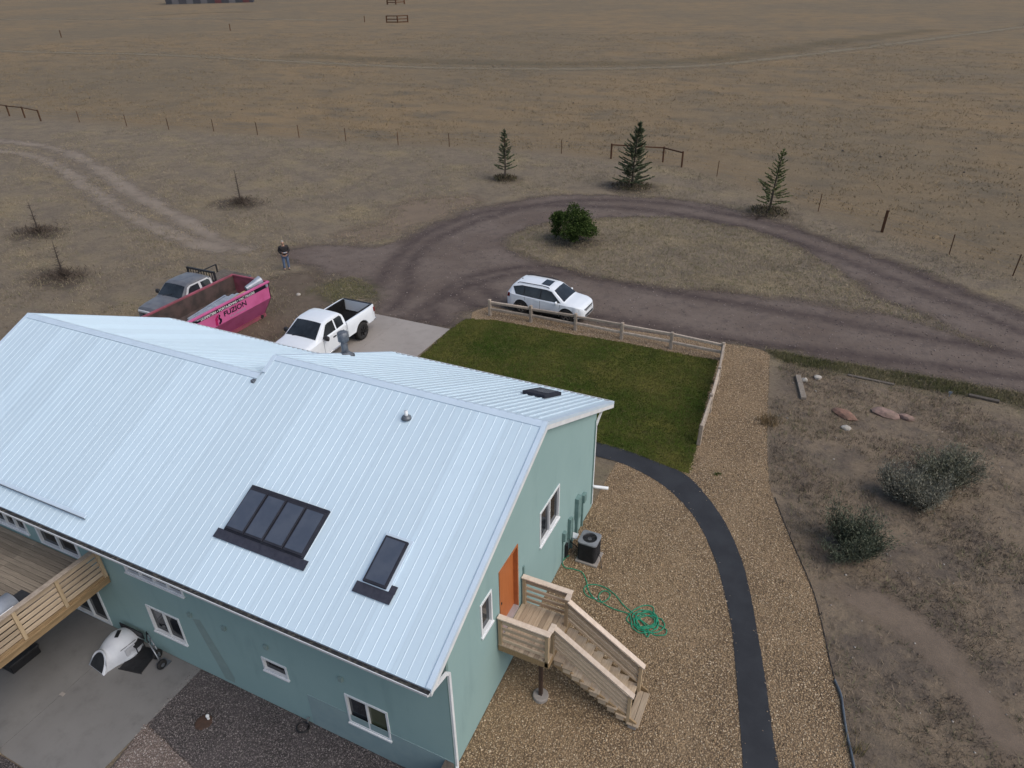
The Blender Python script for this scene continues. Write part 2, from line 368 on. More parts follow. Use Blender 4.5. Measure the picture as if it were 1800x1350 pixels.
def np_mesh(name, V, F, mt, col=None, smooth=False):
    """big arrays: V (n,3), F (m,k)"""
    me = bpy.data.meshes.new(name); k = F.shape[1]
    me.vertices.add(len(V)); me.vertices.foreach_set('co', V.astype(np.float32).ravel())
    me.loops.add(F.size); me.loops.foreach_set('vertex_index', F.astype(np.int32).ravel())
    me.polygons.add(len(F)); me.polygons.foreach_set('loop_start', np.arange(0, F.size, k, dtype=np.int32))
    me.update(calc_edges=True)
    if col is not None:
        a = me.attributes.new('Col', 'FLOAT_COLOR', 'POINT')
        c = np.ones((len(V), 4), np.float32); c[:, :3] = col; a.data.foreach_set('color', c.ravel())
    if smooth: me.polygons.foreach_set('use_smooth', np.ones(len(F), bool))
    me.materials.append(MT[mt]); return me

# ------------------------------------------------------------------ outlines on the ground
def crom(P, k=6, closed=True):
    P = np.array(P); n = len(P); out = []
    for i in range(n if closed else n-1):
        g = (lambda j: P[j % n]) if closed else (lambda j: P[min(max(j,0),n-1)])
        a, b, c, d = g(i-1), g(i), g(i+1), g(i+2)
        for t in np.linspace(0, 1, k, endpoint=False):
            out.append(.5*((2*b)+(-a+c)*t+(2*a-5*b+4*c-d)*t*t+(-a+3*b-3*c+d)*t**3))
    if not closed: out.append(P[-1])
    return np.array(out)
def segdist(X, P, closed=True):
    P = np.asarray(P); Q = np.roll(P, -1, 0) if closed else P[1:]; A = P if closed else P[:-1]
    d = np.full(len(X), 1e9)
    for a, b in zip(A, Q):
        ab = b-a; L = ab@ab
        if L < 1e-12: continue
        t = np.clip(((X-a)@ab)/L, 0, 1); e = X-a-t[:, None]*ab; d = np.minimum(d, (e*e).sum(1))
    return np.sqrt(d)
def inside(X, P):
    P = np.asarray(P); x, y = X[:, 0], X[:, 1]; r = np.zeros(len(X), bool)
    for (x0, y0), (x1, y1) in zip(P, np.roll(P, -1, 0)):
        if y0 == y1: continue
        c = ((y0 > y) != (y1 > y)) & (x < (x1-x0)*(y-y0)/(y1-y0)+x0); r ^= c
    return r
def sdist(X, P): return np.where(inside(X, P), 1, -1)*segdist(X, P)
def sheet(name, poly, zoff, mt, res, margin, hole=None, extra=None, kind='structure', clip=None, parent=None):
    P = np.asarray(poly); lo, hi = P.min(0)-margin, P.max(0)+margin
    if clip: lo = np.maximum(lo, clip[0]); hi = np.minimum(hi, clip[1])
    nx, ny = [max(2, int(math.ceil((hi[i]-lo[i])/res))+1) for i in (0, 1)]
    gx, gy = np.meshgrid(np.linspace(lo[0], hi[0], nx), np.linspace(lo[1], hi[1], ny))
    X = np.stack([gx.ravel(), gy.ravel()], 1); sd = sdist(X, P)
    if hole is not None: sd = np.minimum(sd, -sdist(X, hole))
    i = np.arange(nx*ny).reshape(ny, nx)
    F = np.stack([i[:-1,:-1], i[:-1,1:], i[1:,1:], i[1:,:-1]], -1).reshape(-1, 4)
    F = F[(sd[F] > -margin).any(1)]
    u, inv = np.unique(F, return_inverse=True); F = inv.reshape(-1, 4); X = X[u]; sd = sd[u]
    V = np.column_stack([X, G(X[:,0], X[:,1])+zoff])
    me = np_mesh(name, V, F, mt, smooth=True)
    a = me.attributes.new('edge', 'FLOAT', 'POINT'); a.data.foreach_set('value', sd.astype(np.float32))
    if extra:
        for k, fn in extra.items():
            a = me.attributes.new(k, 'FLOAT', 'POINT'); a.data.foreach_set('value', fn(X).astype(np.float32))
    o = obj(name, me, None, parent); o['kind'] = kind
    return o, P

def scatter(n, poly, holes=(), lo=None, hi=None):
    P = np.asarray(poly); lo = P.min(0) if lo is None else np.maximum(P.min(0), lo); hi = P.max(0) if hi is None else np.minimum(P.max(0), hi)
    out = []
    got = 0
    while got < n:
        X = lo + rng.random((n*2, 2))*(hi-lo); k = inside(X, P)
        for h in holes: k &= ~inside(X, h)
        out.append(X[k]); got += k.sum()
        if k.sum() == 0: break
    return np.concatenate(out)[:n]
def tufts(name, X, h, wd, blades, ca, cb, kind='stuff', lean=.5, spread=.05, parent=None, z0=0., cc=None):
    """each tuft a few thin pointed blades"""
    N = len(X); n = N*blades
    P = np.repeat(X, blades, 0) + rng.normal(0, spread, (n, 2)); z = G(P[:,0], P[:,1]) + z0
    hh = (h if np.isscalar(h) else np.repeat(h, blades))*rng.uniform(.5, 1.2, n)
    a = rng.uniform(0, 2*math.pi, n); b = rng.uniform(0, 2*math.pi, n); ln = rng.uniform(0, lean, n)*hh
    sx, sy = np.cos(a)*wd/2, np.sin(a)*wd/2
    V = np.empty((n, 3, 3)); V[:,0] = np.column_stack([P[:,0]-sx, P[:,1]-sy, z-.01]); V[:,1] = np.column_stack([P[:,0]+sx, P[:,1]+sy, z-.01])
    V[:,2] = np.column_stack([P[:,0]+np.cos(b)*ln, P[:,1]+np.sin(b)*ln, z+hh])
    tt = .5+.28*np.sin(X[:,0]*1.1+1.7*np.sin(X[:,1]*.8))+.22*np.sin(X[:,1]*1.9+2.1*np.sin(X[:,0]*.6))+rng.normal(0,.18,N)
    t = np.repeat(np.clip(tt, 0, 1), blades)[:, None]; c = np.array(ca)*(1-t)+np.array(cb)*t
    if cc is not None:
        s_ = np.repeat(rng.random(N) < .18, blades); c[s_] = np.array(cc)
    c = c*rng.uniform(.75, 1.25, (n, 1)); c = np.repeat(c, 3, 0)
    me = np_mesh(name, V.reshape(-1, 3), np.arange(3*n).reshape(-1, 3), 'leafcol', c)
    o = obj(name, me, None, parent)
    if kind: o['kind'] = kind
    return o
def stones(name, X, s0, s1, cols, parent=None, zoff=0.):
    N = len(X); s = rng.uniform(s0, s1, N)*rng.uniform(.7, 1.2, N)
    base = np.array([(1,0,0),(0,1,0),(-1,0,0),(0,-1,0),(0,0,1),(0,0,-1)], float)
    q = base[None]*rng.uniform(.6, 1.2, (N, 6, 1)); q[:, :, 2] *= .6
    q[:, :4] += rng.normal(0, .18, (N, 4, 3))*[1, 1, .5]
    a = rng.uniform(0, 6.28, N); ca, sa = np.cos(a)[:,None], np.sin(a)[:,None]
    V = np.stack([q[...,0]*ca-q[...,1]*sa, q[...,0]*sa+q[...,1]*ca, q[...,2]], -1)*(s/2)[:,None,None]
    V[..., 0] += X[:,0][:,None]; V[..., 1] += X[:,1][:,None]; V[..., 2] += (G(X[:,0], X[:,1])+zoff+s*.12)[:,None]
    f = np.array([(0,1,4),(1,2,4),(2,3,4),(3,0,4),(1,0,5),(2,1,5),(3,2,5),(0,3,5)])
    F = (f[None]+6*np.arange(N)[:,None,None]).reshape(-1, 3)
    cols = np.array(cols); c = cols[rng.integers(0, len(cols), N)]*rng.uniform(.7, 1.25, (N, 1)); c = np.repeat(c, 6, 0)
    me = np_mesh(name, V.reshape(-1, 3), F, 'stonecol', c)
    o = obj(name, me, None, parent); o['kind'] = 'stuff'; return o
# ================================================================== the ground
def ground():
    def lines(segs):
        L = []
        for a, b, st in segs: L += list(np.arange(a, b, st))
        return np.array(sorted(set(np.round(L, 3))))
    xs = lines([(-3000,-600,300),(-600,-200,40),(-200,-60,8),(-60,-20,1.),(-20,22,.5),(22,60,4),(60,300,30),(300,3001,300)])
    xs = np.array(sorted(set(np.round(np.concatenate([xs, [-.12,-.02]]), 3))))
    ys = lines([(-300,-40,40),(-40,-6,2),(-6,30,.5),(30,60,1.),(60,120,5),(120,420,20),(420,4001,300)])
    ys = np.array(sorted(set(np.round(np.concatenate([ys, [0,1.5,8.5]]), 3))))
    gx, gy = np.meshgrid(xs, ys); X = np.stack([gx.ravel(), gy.ravel()], 1)
    nx, ny = len(xs), len(ys); i = np.arange(nx*ny).reshape(ny, nx)
    F = np.stack([i[:-1,:-1], i[:-1,1:], i[1:,1:], i[1:,:-1]], -1).reshape(-1, 4)
    z = G(X[:,0], X[:,1])
    me = np_mesh('ground', np.column_stack([X, z]), F, 'prairie', smooth=True)
    yard = [(-130,49),(-92,50),(-71,50),(-48,52.4),(-31,54.5),(-19.6,55.9),(-8,55.1),(3.9,46),(15,37.6),(60,5),(60,-60),(-130,-60)]
    yv = np.clip(sdist(X, yard)/3+.5, 0, 1)
    weed = [(4.2,22),(5,-30),(60,-30),(60,14),(20,20),(9,22.5)]
    wv = np.clip(sdist(X, weed)/1.2+.3, 0, 1)
    for k, v in (('yard', yv), ('weed', wv)):
        a = me.attributes.new(k, 'FLOAT', 'POINT'); a.data.foreach_set('value', v.astype(np.float32))
    tag(obj('ground', me, None, kind='structure'), 'dry brown prairie and yard around the house', 'ground')

ISLAND = None
def surfaces():
    global ROAD, ISLAND_P, LAWN, GRAVEL, PATH, WEEDSTRIP, DARKG
    # dirt drive with its turning loop
    outer = pxs([(2050,775),(1900,715),(1800,690),(1650,663),(1500,640),(1400,622),(1330,611),(1250,602),(1150,588),(1080,577),(1000,566),(930,553),(865,541),
                 (815,556),(785,576),(720,564),(664,552),(655,530),(640,510),(600,490),(560,475),(520,460),(490,445),(520,432),(590,430),(660,432),
                 (705,420),(760,395),(840,366),(930,350),(1010,343),(1100,345),(1200,353),(1300,371),(1400,398),(1500,436),(1600,470),(1700,510),(1800,548),(1950,610),(2100,680)])
    ROAD = crom(outer, 4)
    isl = pxs([(892,436),(900,415),(935,398),(990,388),(1070,383),(1150,380),(1235,388),(1320,405),(1390,428),(1440,455),(1490,485),(1540,520),(1610,545),(1700,590),(1740,608),
               (1650,580),(1560,555),(1480,540),(1400,527),(1300,517),(1200,508),(1100,496),(1010,478),(940,458)])
    ISLAND_P = crom(isl, 4)
    tr = [crom(pxs(L), 5, False) for L in ([(790,585),(760,540),(800,500),(860,478),(960,470),(1100,500),(1300,535),(1500,570),(1800,625)],
          [(690,545),(720,505),(720,470),(760,425),(850,385),(960,358),(1080,352),(1200,362),(1350,392),(1480,430),(1600,478),(1800,560)],
          [(665,500),(690,462),(740,415),(840,376),(950,362),(1080,365),(1200,378),(1340,408),(1460,448),(1580,495),(1800,585)],
          [(840,540),(800,520),(840,500),(900,540),(1060,558),(1300,600),(1500,625),(1800,665)],
          [(760,560),(700,580),(740,545),(830,500),(930,480),(1000,485)])]
    def trk(X):
        d = np.min([segdist(X, t, False) for t in tr], 0); return np.clip(1-d/.75, 0, 1)
    tag(sheet('dirt_driveway', ROAD, .006, 'road', .45, 2.4, ISLAND_P, {'track': trk}, clip=((-40, 0), (40, 60)))[0], 'brown dirt driveway looping around a grass island', 'driveway')
    # pale two-track coming in from the left
    def ribbon(c, w0):
        t = np.gradient(c, axis=0); t /= np.linalg.norm(t, axis=1)[:, None]; n = np.stack([-t[:,1], t[:,0]], 1)
        return np.concatenate([c+n*w0, (c-n*w0)[::-1]])
    cA = crom(pxs([(-60,243),(0,248),(60,254),(120,268),(175,297),(235,339),(290,369),(345,402),(395,432),(450,440)]), 5, False)
    tag(sheet('farm_track', ribbon(cA, .75), .005, 'track', .5, 1.2)[0], 'upper pale wheel rut of the track winding in from the left', 'track')
    cB = crom(pxs([(-60,262),(0,265),(50,272),(100,292),(155,330),(205,364),(265,396),(335,424),(400,440)]), 5, False)
    tag(sheet('farm_track', ribbon(cB, .7), .0055, 'track', .5, 1.2)[0], 'lower pale wheel rut of the track winding in from the left', 'track')
    # faint straw-coloured track across the far field
    c = crom(pxs([(-300,80),(0,90),(300,97),(600,113),(900,121),(1200,117),(1400,98),(1600,73),(1800,47),(2000,22)]), 8, False)
    tag(sheet('field_track', ribbon(c, 1.7), .02, 'straw', 2.2, 3.5)[0], 'faint straw coloured track crossing the far pasture', 'track')
    c = crom(pxs([(500,98),(900,112),(1200,108),(1350,92),(1500,70),(1650,52)]), 8, False)
    tag(sheet('grass_swale', ribbon(c, 3.2), .012, 'greentrack', 3, 6)[0], 'greenish grass swale beside the far field track', 'grass')
    c = crom(pxs([(-200,36),(100,34),(300,33),(450,34),(620,36)]), 8, False)
    tag(sheet('far_lane', ribbon(c, 2.5), .02, 'straw', 5, 6)[0], 'pale lane near the far barn', 'track')
    c = crom(pxs([(270,28),(330,24),(420,21),(440,22)]), 8, False)
    tag(sheet('ditch_bank', ribbon(c, 3), .025, 'greentrack', 5, 6)[0], 'dark green ditch bank in front of the far barn', 'grass')
    # tan gravel yard
    gr = pxs([(1275,604),(1345,618),(1352,650),(1348,750),(1352,850),(1370,900),(1390,950),(1412,1000),(1430,1045),(1442,1090),(1455,1150),(1470,1210),(1481,1260),(1490,1310),(1500,1360),(1530,1520)])
    gr = list(crom(gr, 5, False)) + [np.array((.0,-7.)), np.array((.0,9.7)), np.array((-12.,14.)), px(830,548)[:2], px(862,538)[:2]]
    gr += pxs([(930,552),(1040,571),(1100,580),(1200,594)])
    GRAVEL = np.array(gr)
    tag(sheet('gravel_yard', GRAVEL, .008, 'gravel', .25, .3, clip=((-.0, -7), (30, 40)))[0], 'tan river gravel yard beside the house', 'gravel')
    gn = np.array([px(830,548)[:2], px(862,538)[:2]] + pxs([(930,552),(1040,571),(1100,580),(1200,594),(1275,604)]) + [(0.,20.), (-10,19.5)])
    tag(sheet('gravel_border', gn, .010, 'gravel', .25, .25, clip=((-12, 18), (-.001, 30)))[0], 'strip of tan gravel under the split rail fence', 'gravel')
    # lawn
    lw = [px(820,561)[:2]] + pxs([(870,563),(930,574),(1012,589),(1092,602),(1180,619),(1262,634),(1256,655),(1243,700),(1228,758),(1221,800),(1208,832),(1165,818),(1105,796),(1060,782),(1044,777)]) + [np.array((-3.,12.9)), np.array((-10.55,12.9)), np.array((-10.7,16.)), np.array((-10.85,19.0))]
    LAWN = np.array(lw)
    tag(sheet('lawn', LAWN, .014, 'lawn', .2, .35)[0], 'rectangle of mown green lawn behind the house', 'lawn')
    # asphalt path
    L = pxs([(1045,802),(1100,818),(1160,850),(1200,885),(1230,925),(1255,980),(1270,1030),(1285,1100),(1293,1180),(1300,1270),(1306,1350),(1312,1480)])
    Rr = pxs([(1046,777),(1100,792),(1160,815),(1205,835),(1240,870),(1275,920),(1300,975),(1318,1040),(1331,1110),(1346,1200),(1358,1290),(1369,1350),(1392,1480)])
    L = [np.array((-2.6,11.9))]+L; Rr = [np.array((-2.6,12.95))]+Rr
    PATH = np.concatenate([crom(L, 5, False), crom(Rr, 5, False)[::-1]])
    tag(sheet('asphalt_path', PATH, .020, 'asphalt', .1, .12)[0], 'curving dark asphalt garden path through the gravel', 'path')
    # dark gravel in front of the basement wall, pinkish patch
    DARKG = np.array([(-8.55,-.01),(-.24,-.01),(-.24,-6),(-20,-6),(-20,-4.05),(-8.05,-4.05)])
    tag(sheet('dark_gravel_bed', DARKG, .008, 'darkgravel', .25, .05, clip=((-20,-6),(-.2,-.0)))[0], 'dark wet gravel below the front wall', 'gravel')
    PK = np.array([(-8.42,-1.82),(-7.95,-1.95),(-7.2,-2.05),(-6.2,-2.25),(-5.4,-2.7),(-5.0,-4.5),(-8.0,-4.5),(-8.1,-3.1)])
    tag(sheet('pink_gravel_patch', PK, .014, 'pinkgravel', .15, .2)[0], 'pale pinkish gravel patch beside the patio', 'gravel')
    # soil and weeds
    E1 = crom(pxs([(395,585),(450,520),(480,490),(540,480),(585,500),(600,530),(560,560),(500,590),(420,620)]), 4)
    tag(sheet('bare_earth', E1, .004, 'earth', .4, 1.2)[0], 'bare brown earth between the dumpster and the white pickup', 'earth')
    E2 = crom(pxs([(680,385),(700,360),(760,345),(850,350),(800,372),(720,405),(640,425),(600,410)]), 4)
    tag(sheet('worn_earth', E2, .003, 'tanearth', .6, 1.2)[0], 'worn earth with tyre scars beside the loop drive', 'earth')
    E3 = crom(pxs([(1440,1030),(1540,1040),(1620,1080),(1680,1140),(1760,1230),(1830,1330),(1760,1330),(1690,1230),(1610,1140),(1520,1080)]), 4)
    q = bpy.data.materials.get('pale_track')
    tag(sheet('sandy_path', E3, .004, 'sandy', .3, .8)[0], 'sandy footpath worn through the weeds at lower right', 'path')
    W1 = crom(pxs([(1348,616),(1420,628),(1550,650),(1700,675),(1830,700),(1960,735),(1960,770),(1830,722),(1720,700),(1600,680),(1480,655),(1390,640)]), 4)
    WEEDSTRIP = W1
    tag(sheet('roadside_weeds', W1, .005, 'weedgreen', .3, .6)[0], 'strip of green weeds along the drive edge', 'weeds')
    W2 = crom(pxs([(545,512),(580,500),(615,486),(650,500),(664,522),(630,524),(600,536),(570,520)]), 4)
    tag(sheet('green_grass_patch', W2, .007, 'weedgreen', .3, .6)[0], 'small green grass patch behind the white pickup', 'grass')
    return W2

def slab(name, x0, x1, y0, y1, ztop, th, mt, label, cat, joints=()):
    b = B(); xsx = sorted([x0, x1]+[j for a, j in joints if a == 'x']); ysy = sorted([y0, y1]+[j for a, j in joints if a == 'y'])
    o = None; g = .012
    root = thing(name, label, cat, (x0, y0, ztop-th)); root['kind'] = 'structure'
    for a, c in zip(xsx[:-1], xsx[1:]):
        for e, f in zip(ysy[:-1], ysy[1:]):
            bb = B().box(a+(g/2 if a != x0 else 0)-x0, c-(g/2 if c != x1 else 0)-x0, e+(g/2 if e != y0 else 0)-y0, f-(g/2 if f != y1 else 0)-y0, 0, th)
            obj('slab', bb, mt, root)
    return root

def stuff(W2):
    # stones lying in the gravel
    pg = GRAVEL.copy(); pg = np.array([p for p in pg])
    X = scatter(52000, GRAVEL, [PATH, LAWN], lo=np.array((.02,-3.5)), hi=np.array((12,30)))
    tag(stones('gravel_stones', X, .025, .058, [(.35,.25,.148),(.22,.155,.092),(.29,.205,.122),(.52,.415,.29),(.15,.105,.066),(.41,.305,.19)], zoff=.008), 'loose tan pebbles covering the gravel yard', 'gravel')
    gn = np.array([px(838,548)[:2], px(862,540)[:2]] + pxs([(930,554),(1040,573),(1100,582),(1200,596),(1272,606)]) + [(1.,21.), (-10,20.)])
    X = scatter(5000, gn, [LAWN]); tag(stones('border_stones', X, .03, .06, [(.29,.215,.145),(.18,.13,.088),(.44,.36,.28),(.35,.27,.19)], zoff=.01), 'loose tan pebbles under the split rail fence', 'gravel')
    X = scatter(16000, DARKG, lo=np.array((-9,-3.2)))
    PK = np.array([(-8.42,-1.82),(-7.95,-1.95),(-7.2,-2.05),(-6.2,-2.25),(-5.4,-2.7),(-5.0,-4.5),(-8.0,-4.5),(-8.1,-3.1)])
    k = inside(X, PK)
    X = X[X[:,0] > -8.6+(-X[:,1])*.15]; k = inside(X, PK)
    tag(stones('dark_pebbles', X[~k], .02, .05, [(.15,.13,.13),(.095,.085,.085),(.20,.175,.17),(.28,.25,.24)], zoff=.008), 'dark pebbles below the front wall', 'gravel')
    tag(stones('pink_pebbles', scatter(3500, PK), .02, .05, [(.30,.24,.215),(.20,.155,.14),(.38,.33,.30),(.46,.42,.40)], zoff=.014), 'pale pink pebbles beside the patio', 'gravel')
    X = scatter(700, PATH, hi=np.array((12, 30))); X = X[segdist(X, PATH) < np.abs(rng.normal(0,.09,len(X)))]; tag(stones('spilled_pebbles', X, .02, .05, [(.29,.215,.145),(.18,.13,.088),(.44,.36,.28)], zoff=.02), 'few pebbles spilled on the asphalt path edges', 'gravel')
    X = scatter(5500, ROAD, [ISLAND_P], lo=np.array((-30,14)), hi=np.array((25,50)))
    tag(stones('drive_stones', X, .04, .09, [(.20,.165,.15),(.13,.105,.095),(.26,.22,.20),(.10,.08,.075)], zoff=.006), 'loose stones on the dirt drive', 'stones')
    # lawn blades
    X = scatter(42000, LAWN)
    tag(tufts('lawn_grass', X, .055, .022, 3, (.042,.068,.016), (.125,.122,.042), z0=.014, spread=.04, cc=(.19,.17,.08)), 'short green grass blades of the lawn', 'grass')
    # rough grass and weeds
    holes = [PATH, LAWN, GRAVEL]
    R0 = np.array([(4.4,22),(4.3,8),(6.2,-4),(26,-4),(26,24),(13,23)])
    X = scatter(30000, R0, [GRAVEL, ROAD, np.array(pxs([(1440,1030),(1540,1040),(1620,1080),(1680,1140),(1760,1230),(1830,1330),(1760,1330),(1690,1230),(1610,1140),(1520,1080)]))])
    cl = np.sin(X[:,0]*1.3+1.1*np.sin(X[:,1]*.9))+np.sin(X[:,1]*1.7+X[:,0]*.5)+rng.normal(0,.8,len(X)); X = X[cl > -.3]
    tag(tufts('dry_weeds', X, .15, .02, 5, (.12,.096,.08), (.28,.225,.16), lean=1.5, spread=.07, cc=(.16,.155,.09)), 'dry weeds and bunch grass right of the gravel yard', 'weeds')
    Y = np.array([(-75,10),(-75,49),(-31,54),(-8,55),(15,37.6),(26,30),(26,22),(0,22.5),(-11,22.5),(-12,18),(-19,10)])
    X = scatter(60000, Y, [np.asarray(ROAD)[::2], LAWN, np.array([(-16.7,9),(-10.7,9),(-10.7,19.1),(-16.7,19.1)])], hi=np.array((30, 60)))
    dd = np.hypot(X[:,0]-CAM[0], X[:,1]-CAM[1]); X = X[rng.random(len(X)) < np.clip(45/dd, 0, 1)]
    cl = np.sin(X[:,0]*.7+1.3*np.sin(X[:,1]*.6))+np.sin(X[:,1]*.9+X[:,0]*.35)+rng.normal(0,.9,len(X)); X = X[cl > -.2]
    tag(tufts('yard_grass', X, .13, .03, 4, (.20,.17,.13), (.34,.285,.195), lean=1.3, spread=.1, cc=(.18,.17,.10)), 'straw coloured bunch grass scattered over the yard', 'grass')
    X = scatter(9000, ISLAND_P); tag(tufts('island_grass', X, .12, .025, 4, (.22,.185,.125), (.34,.29,.195), lean=1.3, spread=.08, cc=(.17,.17,.09)), 'dry grass on the island inside the loop drive', 'grass')
    X = scatter(3800, WEEDSTRIP, hi=np.array((20, 40))); tag(tufts('verge_grass', X, .13, .022, 5, (.11,.115,.05), (.23,.20,.12), lean=.9, spread=.06), 'green weeds along the drive edge', 'weeds')
    X = scatter(700, W2); tag(tufts('patch_grass', X, .09, .022, 4, (.15,.15,.07), (.26,.23,.13), lean=.9, spread=.06), 'green grass blades behind the white pickup', 'grass')
    FP = np.array([(-110,50),(-48,53),(-20,56.5),(-7,56),(5,46.5),(16,38),(45,25),(75,60),(60,150),(-40,190),(-170,150),(-190,80)])
    X = scatter(70000, FP); dd = np.hypot(X[:,0]-CAM[0], X[:,1]-CAM[1]); X = X[rng.random(len(X)) < np.clip(75/dd, 0, 1)]
    cl = np.sin(X[:,0]*.23+1.3*np.sin(X[:,1]*.19))+np.sin(X[:,1]*.31+X[:,0]*.12)+rng.normal(0,1.,len(X)); X = X[cl > -.6]
    tag(tufts('pasture_grass', X, .17, .07, 4, (.195,.15,.092), (.30,.225,.135), lean=1.6, spread=.25, cc=(.15,.118,.076)), 'short dry bunch grass over the pasture beyond the wire fence', 'grass')
    # clods in the far pasture
    n = 130; u = rng.uniform(-50, 1850, n); v = rng.uniform(20, 330, n)
    P = np.array([px(a, b)[:2] for a, b in zip(u, v)]); k = (P[:,1] > 57) | (P[:,0] > 12); P = P[k]
    d = np.hypot(P[:,0]-CAM[0], P[:,1]-CAM[1])
    o = stones('pasture_clods', P, .15, .38, [(.07,.058,.05),(.09,.074,.06),(.11,.09,.07)]); tag(o, 'dark clods scattered over the pasture', 'clods')
    X = scatter(900, R0, [GRAVEL]); tag(stones('field_pebbles', X, .03, .10, [(.38,.35,.31),(.26,.22,.19),(.20,.15,.12)]), 'pale pebbles among the weeds', 'stones')

ground(); W2 = surfaces()
slab('concrete_drive', -16.6, -10.85, 9.4, 19.0, .722, .16, 'concrete', 'light concrete parking pad behind the house', 'driveway', [('y', 14.2), ('x', -13.7)])
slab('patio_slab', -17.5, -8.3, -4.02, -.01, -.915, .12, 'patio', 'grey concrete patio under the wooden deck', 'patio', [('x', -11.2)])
stuff(W2)
# ================================================================== the house
XO, XL, XLL = .114, -8.336, -18.395
SF, SB, EO, ZE = .4659, .4718, .7493, 3.9395
YR, YR2, YB, YB2 = 5.1126, 4.4816, 10.712, 9.598
ZR, ZR2 = ZE+SF*(YR+EO), ZE+SF*(YR2+EO)
ZB, ZB2 = ZR-SB*(YB-YR), ZR2-SB*(YB2-YR2)
LF = math.sqrt(1+SF*SF); LB = math.sqrt(1+SB*SB); AF = math.atan(SF); AB = math.atan(SB)
DEPTH = 9.36; XW = -18.2

def wall_holes(b, a0, a1, b0, b1, holes, fn, depth):
    """rectangular wall with openings; fn(a, b, t) maps to 3-D, t = 0 outside, t = depth inside"""
    A = sorted({a0, a1, *[h[0] for h in holes], *[h[1] for h in holes]}); Bb = sorted({b0, b1, *[h[2] for h in holes], *[h[3] for h in holes]})
    for i in range(len(A)-1):
        for j in range(len(Bb)-1):
            ca, cb = (A[i]+A[i+1])/2, (Bb[j]+Bb[j+1])/2
            if any(h[0] < ca < h[1] and h[2] < cb < h[3] for h in holes): continue
            b.add([fn(A[i],Bb[j],0), fn(A[i+1],Bb[j],0), fn(A[i+1],Bb[j+1],0), fn(A[i],Bb[j+1],0)], [(0,1,2,3)])
    for h in holes:
        P = [(h[0],h[2]),(h[1],h[2]),(h[1],h[3]),(h[0],h[3])]
        for k in range(4):
            p, q = P[k], P[(k+1)%4]; b.add([fn(*p,0), fn(*q,0), fn(*q,depth), fn(*p,depth)], [(0,1,2,3)])
    return b
FRONT = lambda a, b, t: (a, t, b)
GABLE = lambda a, b, t: (-t, a, b)

def window(parent, fn, a0, a1, b0, b1, panes=2, glass=('glass','glass'), name='window', sill=True, fw=.055, horiz=False):
    f = B(); t0, t1 = -.025, .07
    def bar(c0, c1, d0, d1, s0=t0, s1=t1):
        P = [fn(c0,d0,s0),fn(c1,d0,s0),fn(c1,d1,s0),fn(c0,d1,s0),fn(c0,d0,s1),fn(c1,d0,s1),fn(c1,d1,s1),fn(c0,d1,s1)]
        f.add(P, [(3,2,1,0),(4,5,6,7),(0,1,5,4),(1,2,6,5),(2,3,7,6),(3,0,4,7)])
    bar(a0, a1, b0, b0+fw); bar(a0, a1, b1-fw, b1); bar(a0, a0+fw, b0+fw, b1-fw); bar(a1-fw, a1, b0+fw, b1-fw)
    root = obj(name, f, 'white', parent)
    W_ = (a1-a0-2*fw)/panes
    for k in range(panes):
        c0 = a0+fw+k*W_; c1 = c0+W_
        if k: 
            f2 = B(); f = f2; bar(c0-fw*.4, c0+fw*.4, b0+fw, b1-fw, -.015, .06); obj('mullion', f2, 'white', root)
        p = B(); tt = .045 if k % 2 == 0 else .04
        p.add([fn(c0,b0+fw,tt),fn(c1,b0+fw,tt),fn(c1,b1-fw,tt),fn(c0,b1-fw,tt),fn(c0,b0+fw,tt+.015),fn(c1,b0+fw,tt+.015),fn(c1,b1-fw,tt+.015),fn(c0,b1-fw,tt+.015)],
              [(3,2,1,0),(4,5,6,7),(0,1,5,4),(1,2,6,5),(2,3,7,6),(3,0,4,7)])
        obj('pane', p, glass[k % len(glass)], root)
    if sill:
        f = B(); bar(a0-.02, a1+.02, b0-.05, b0-.002, -.055, .02); obj('sill', f, 'white', root)
    return root

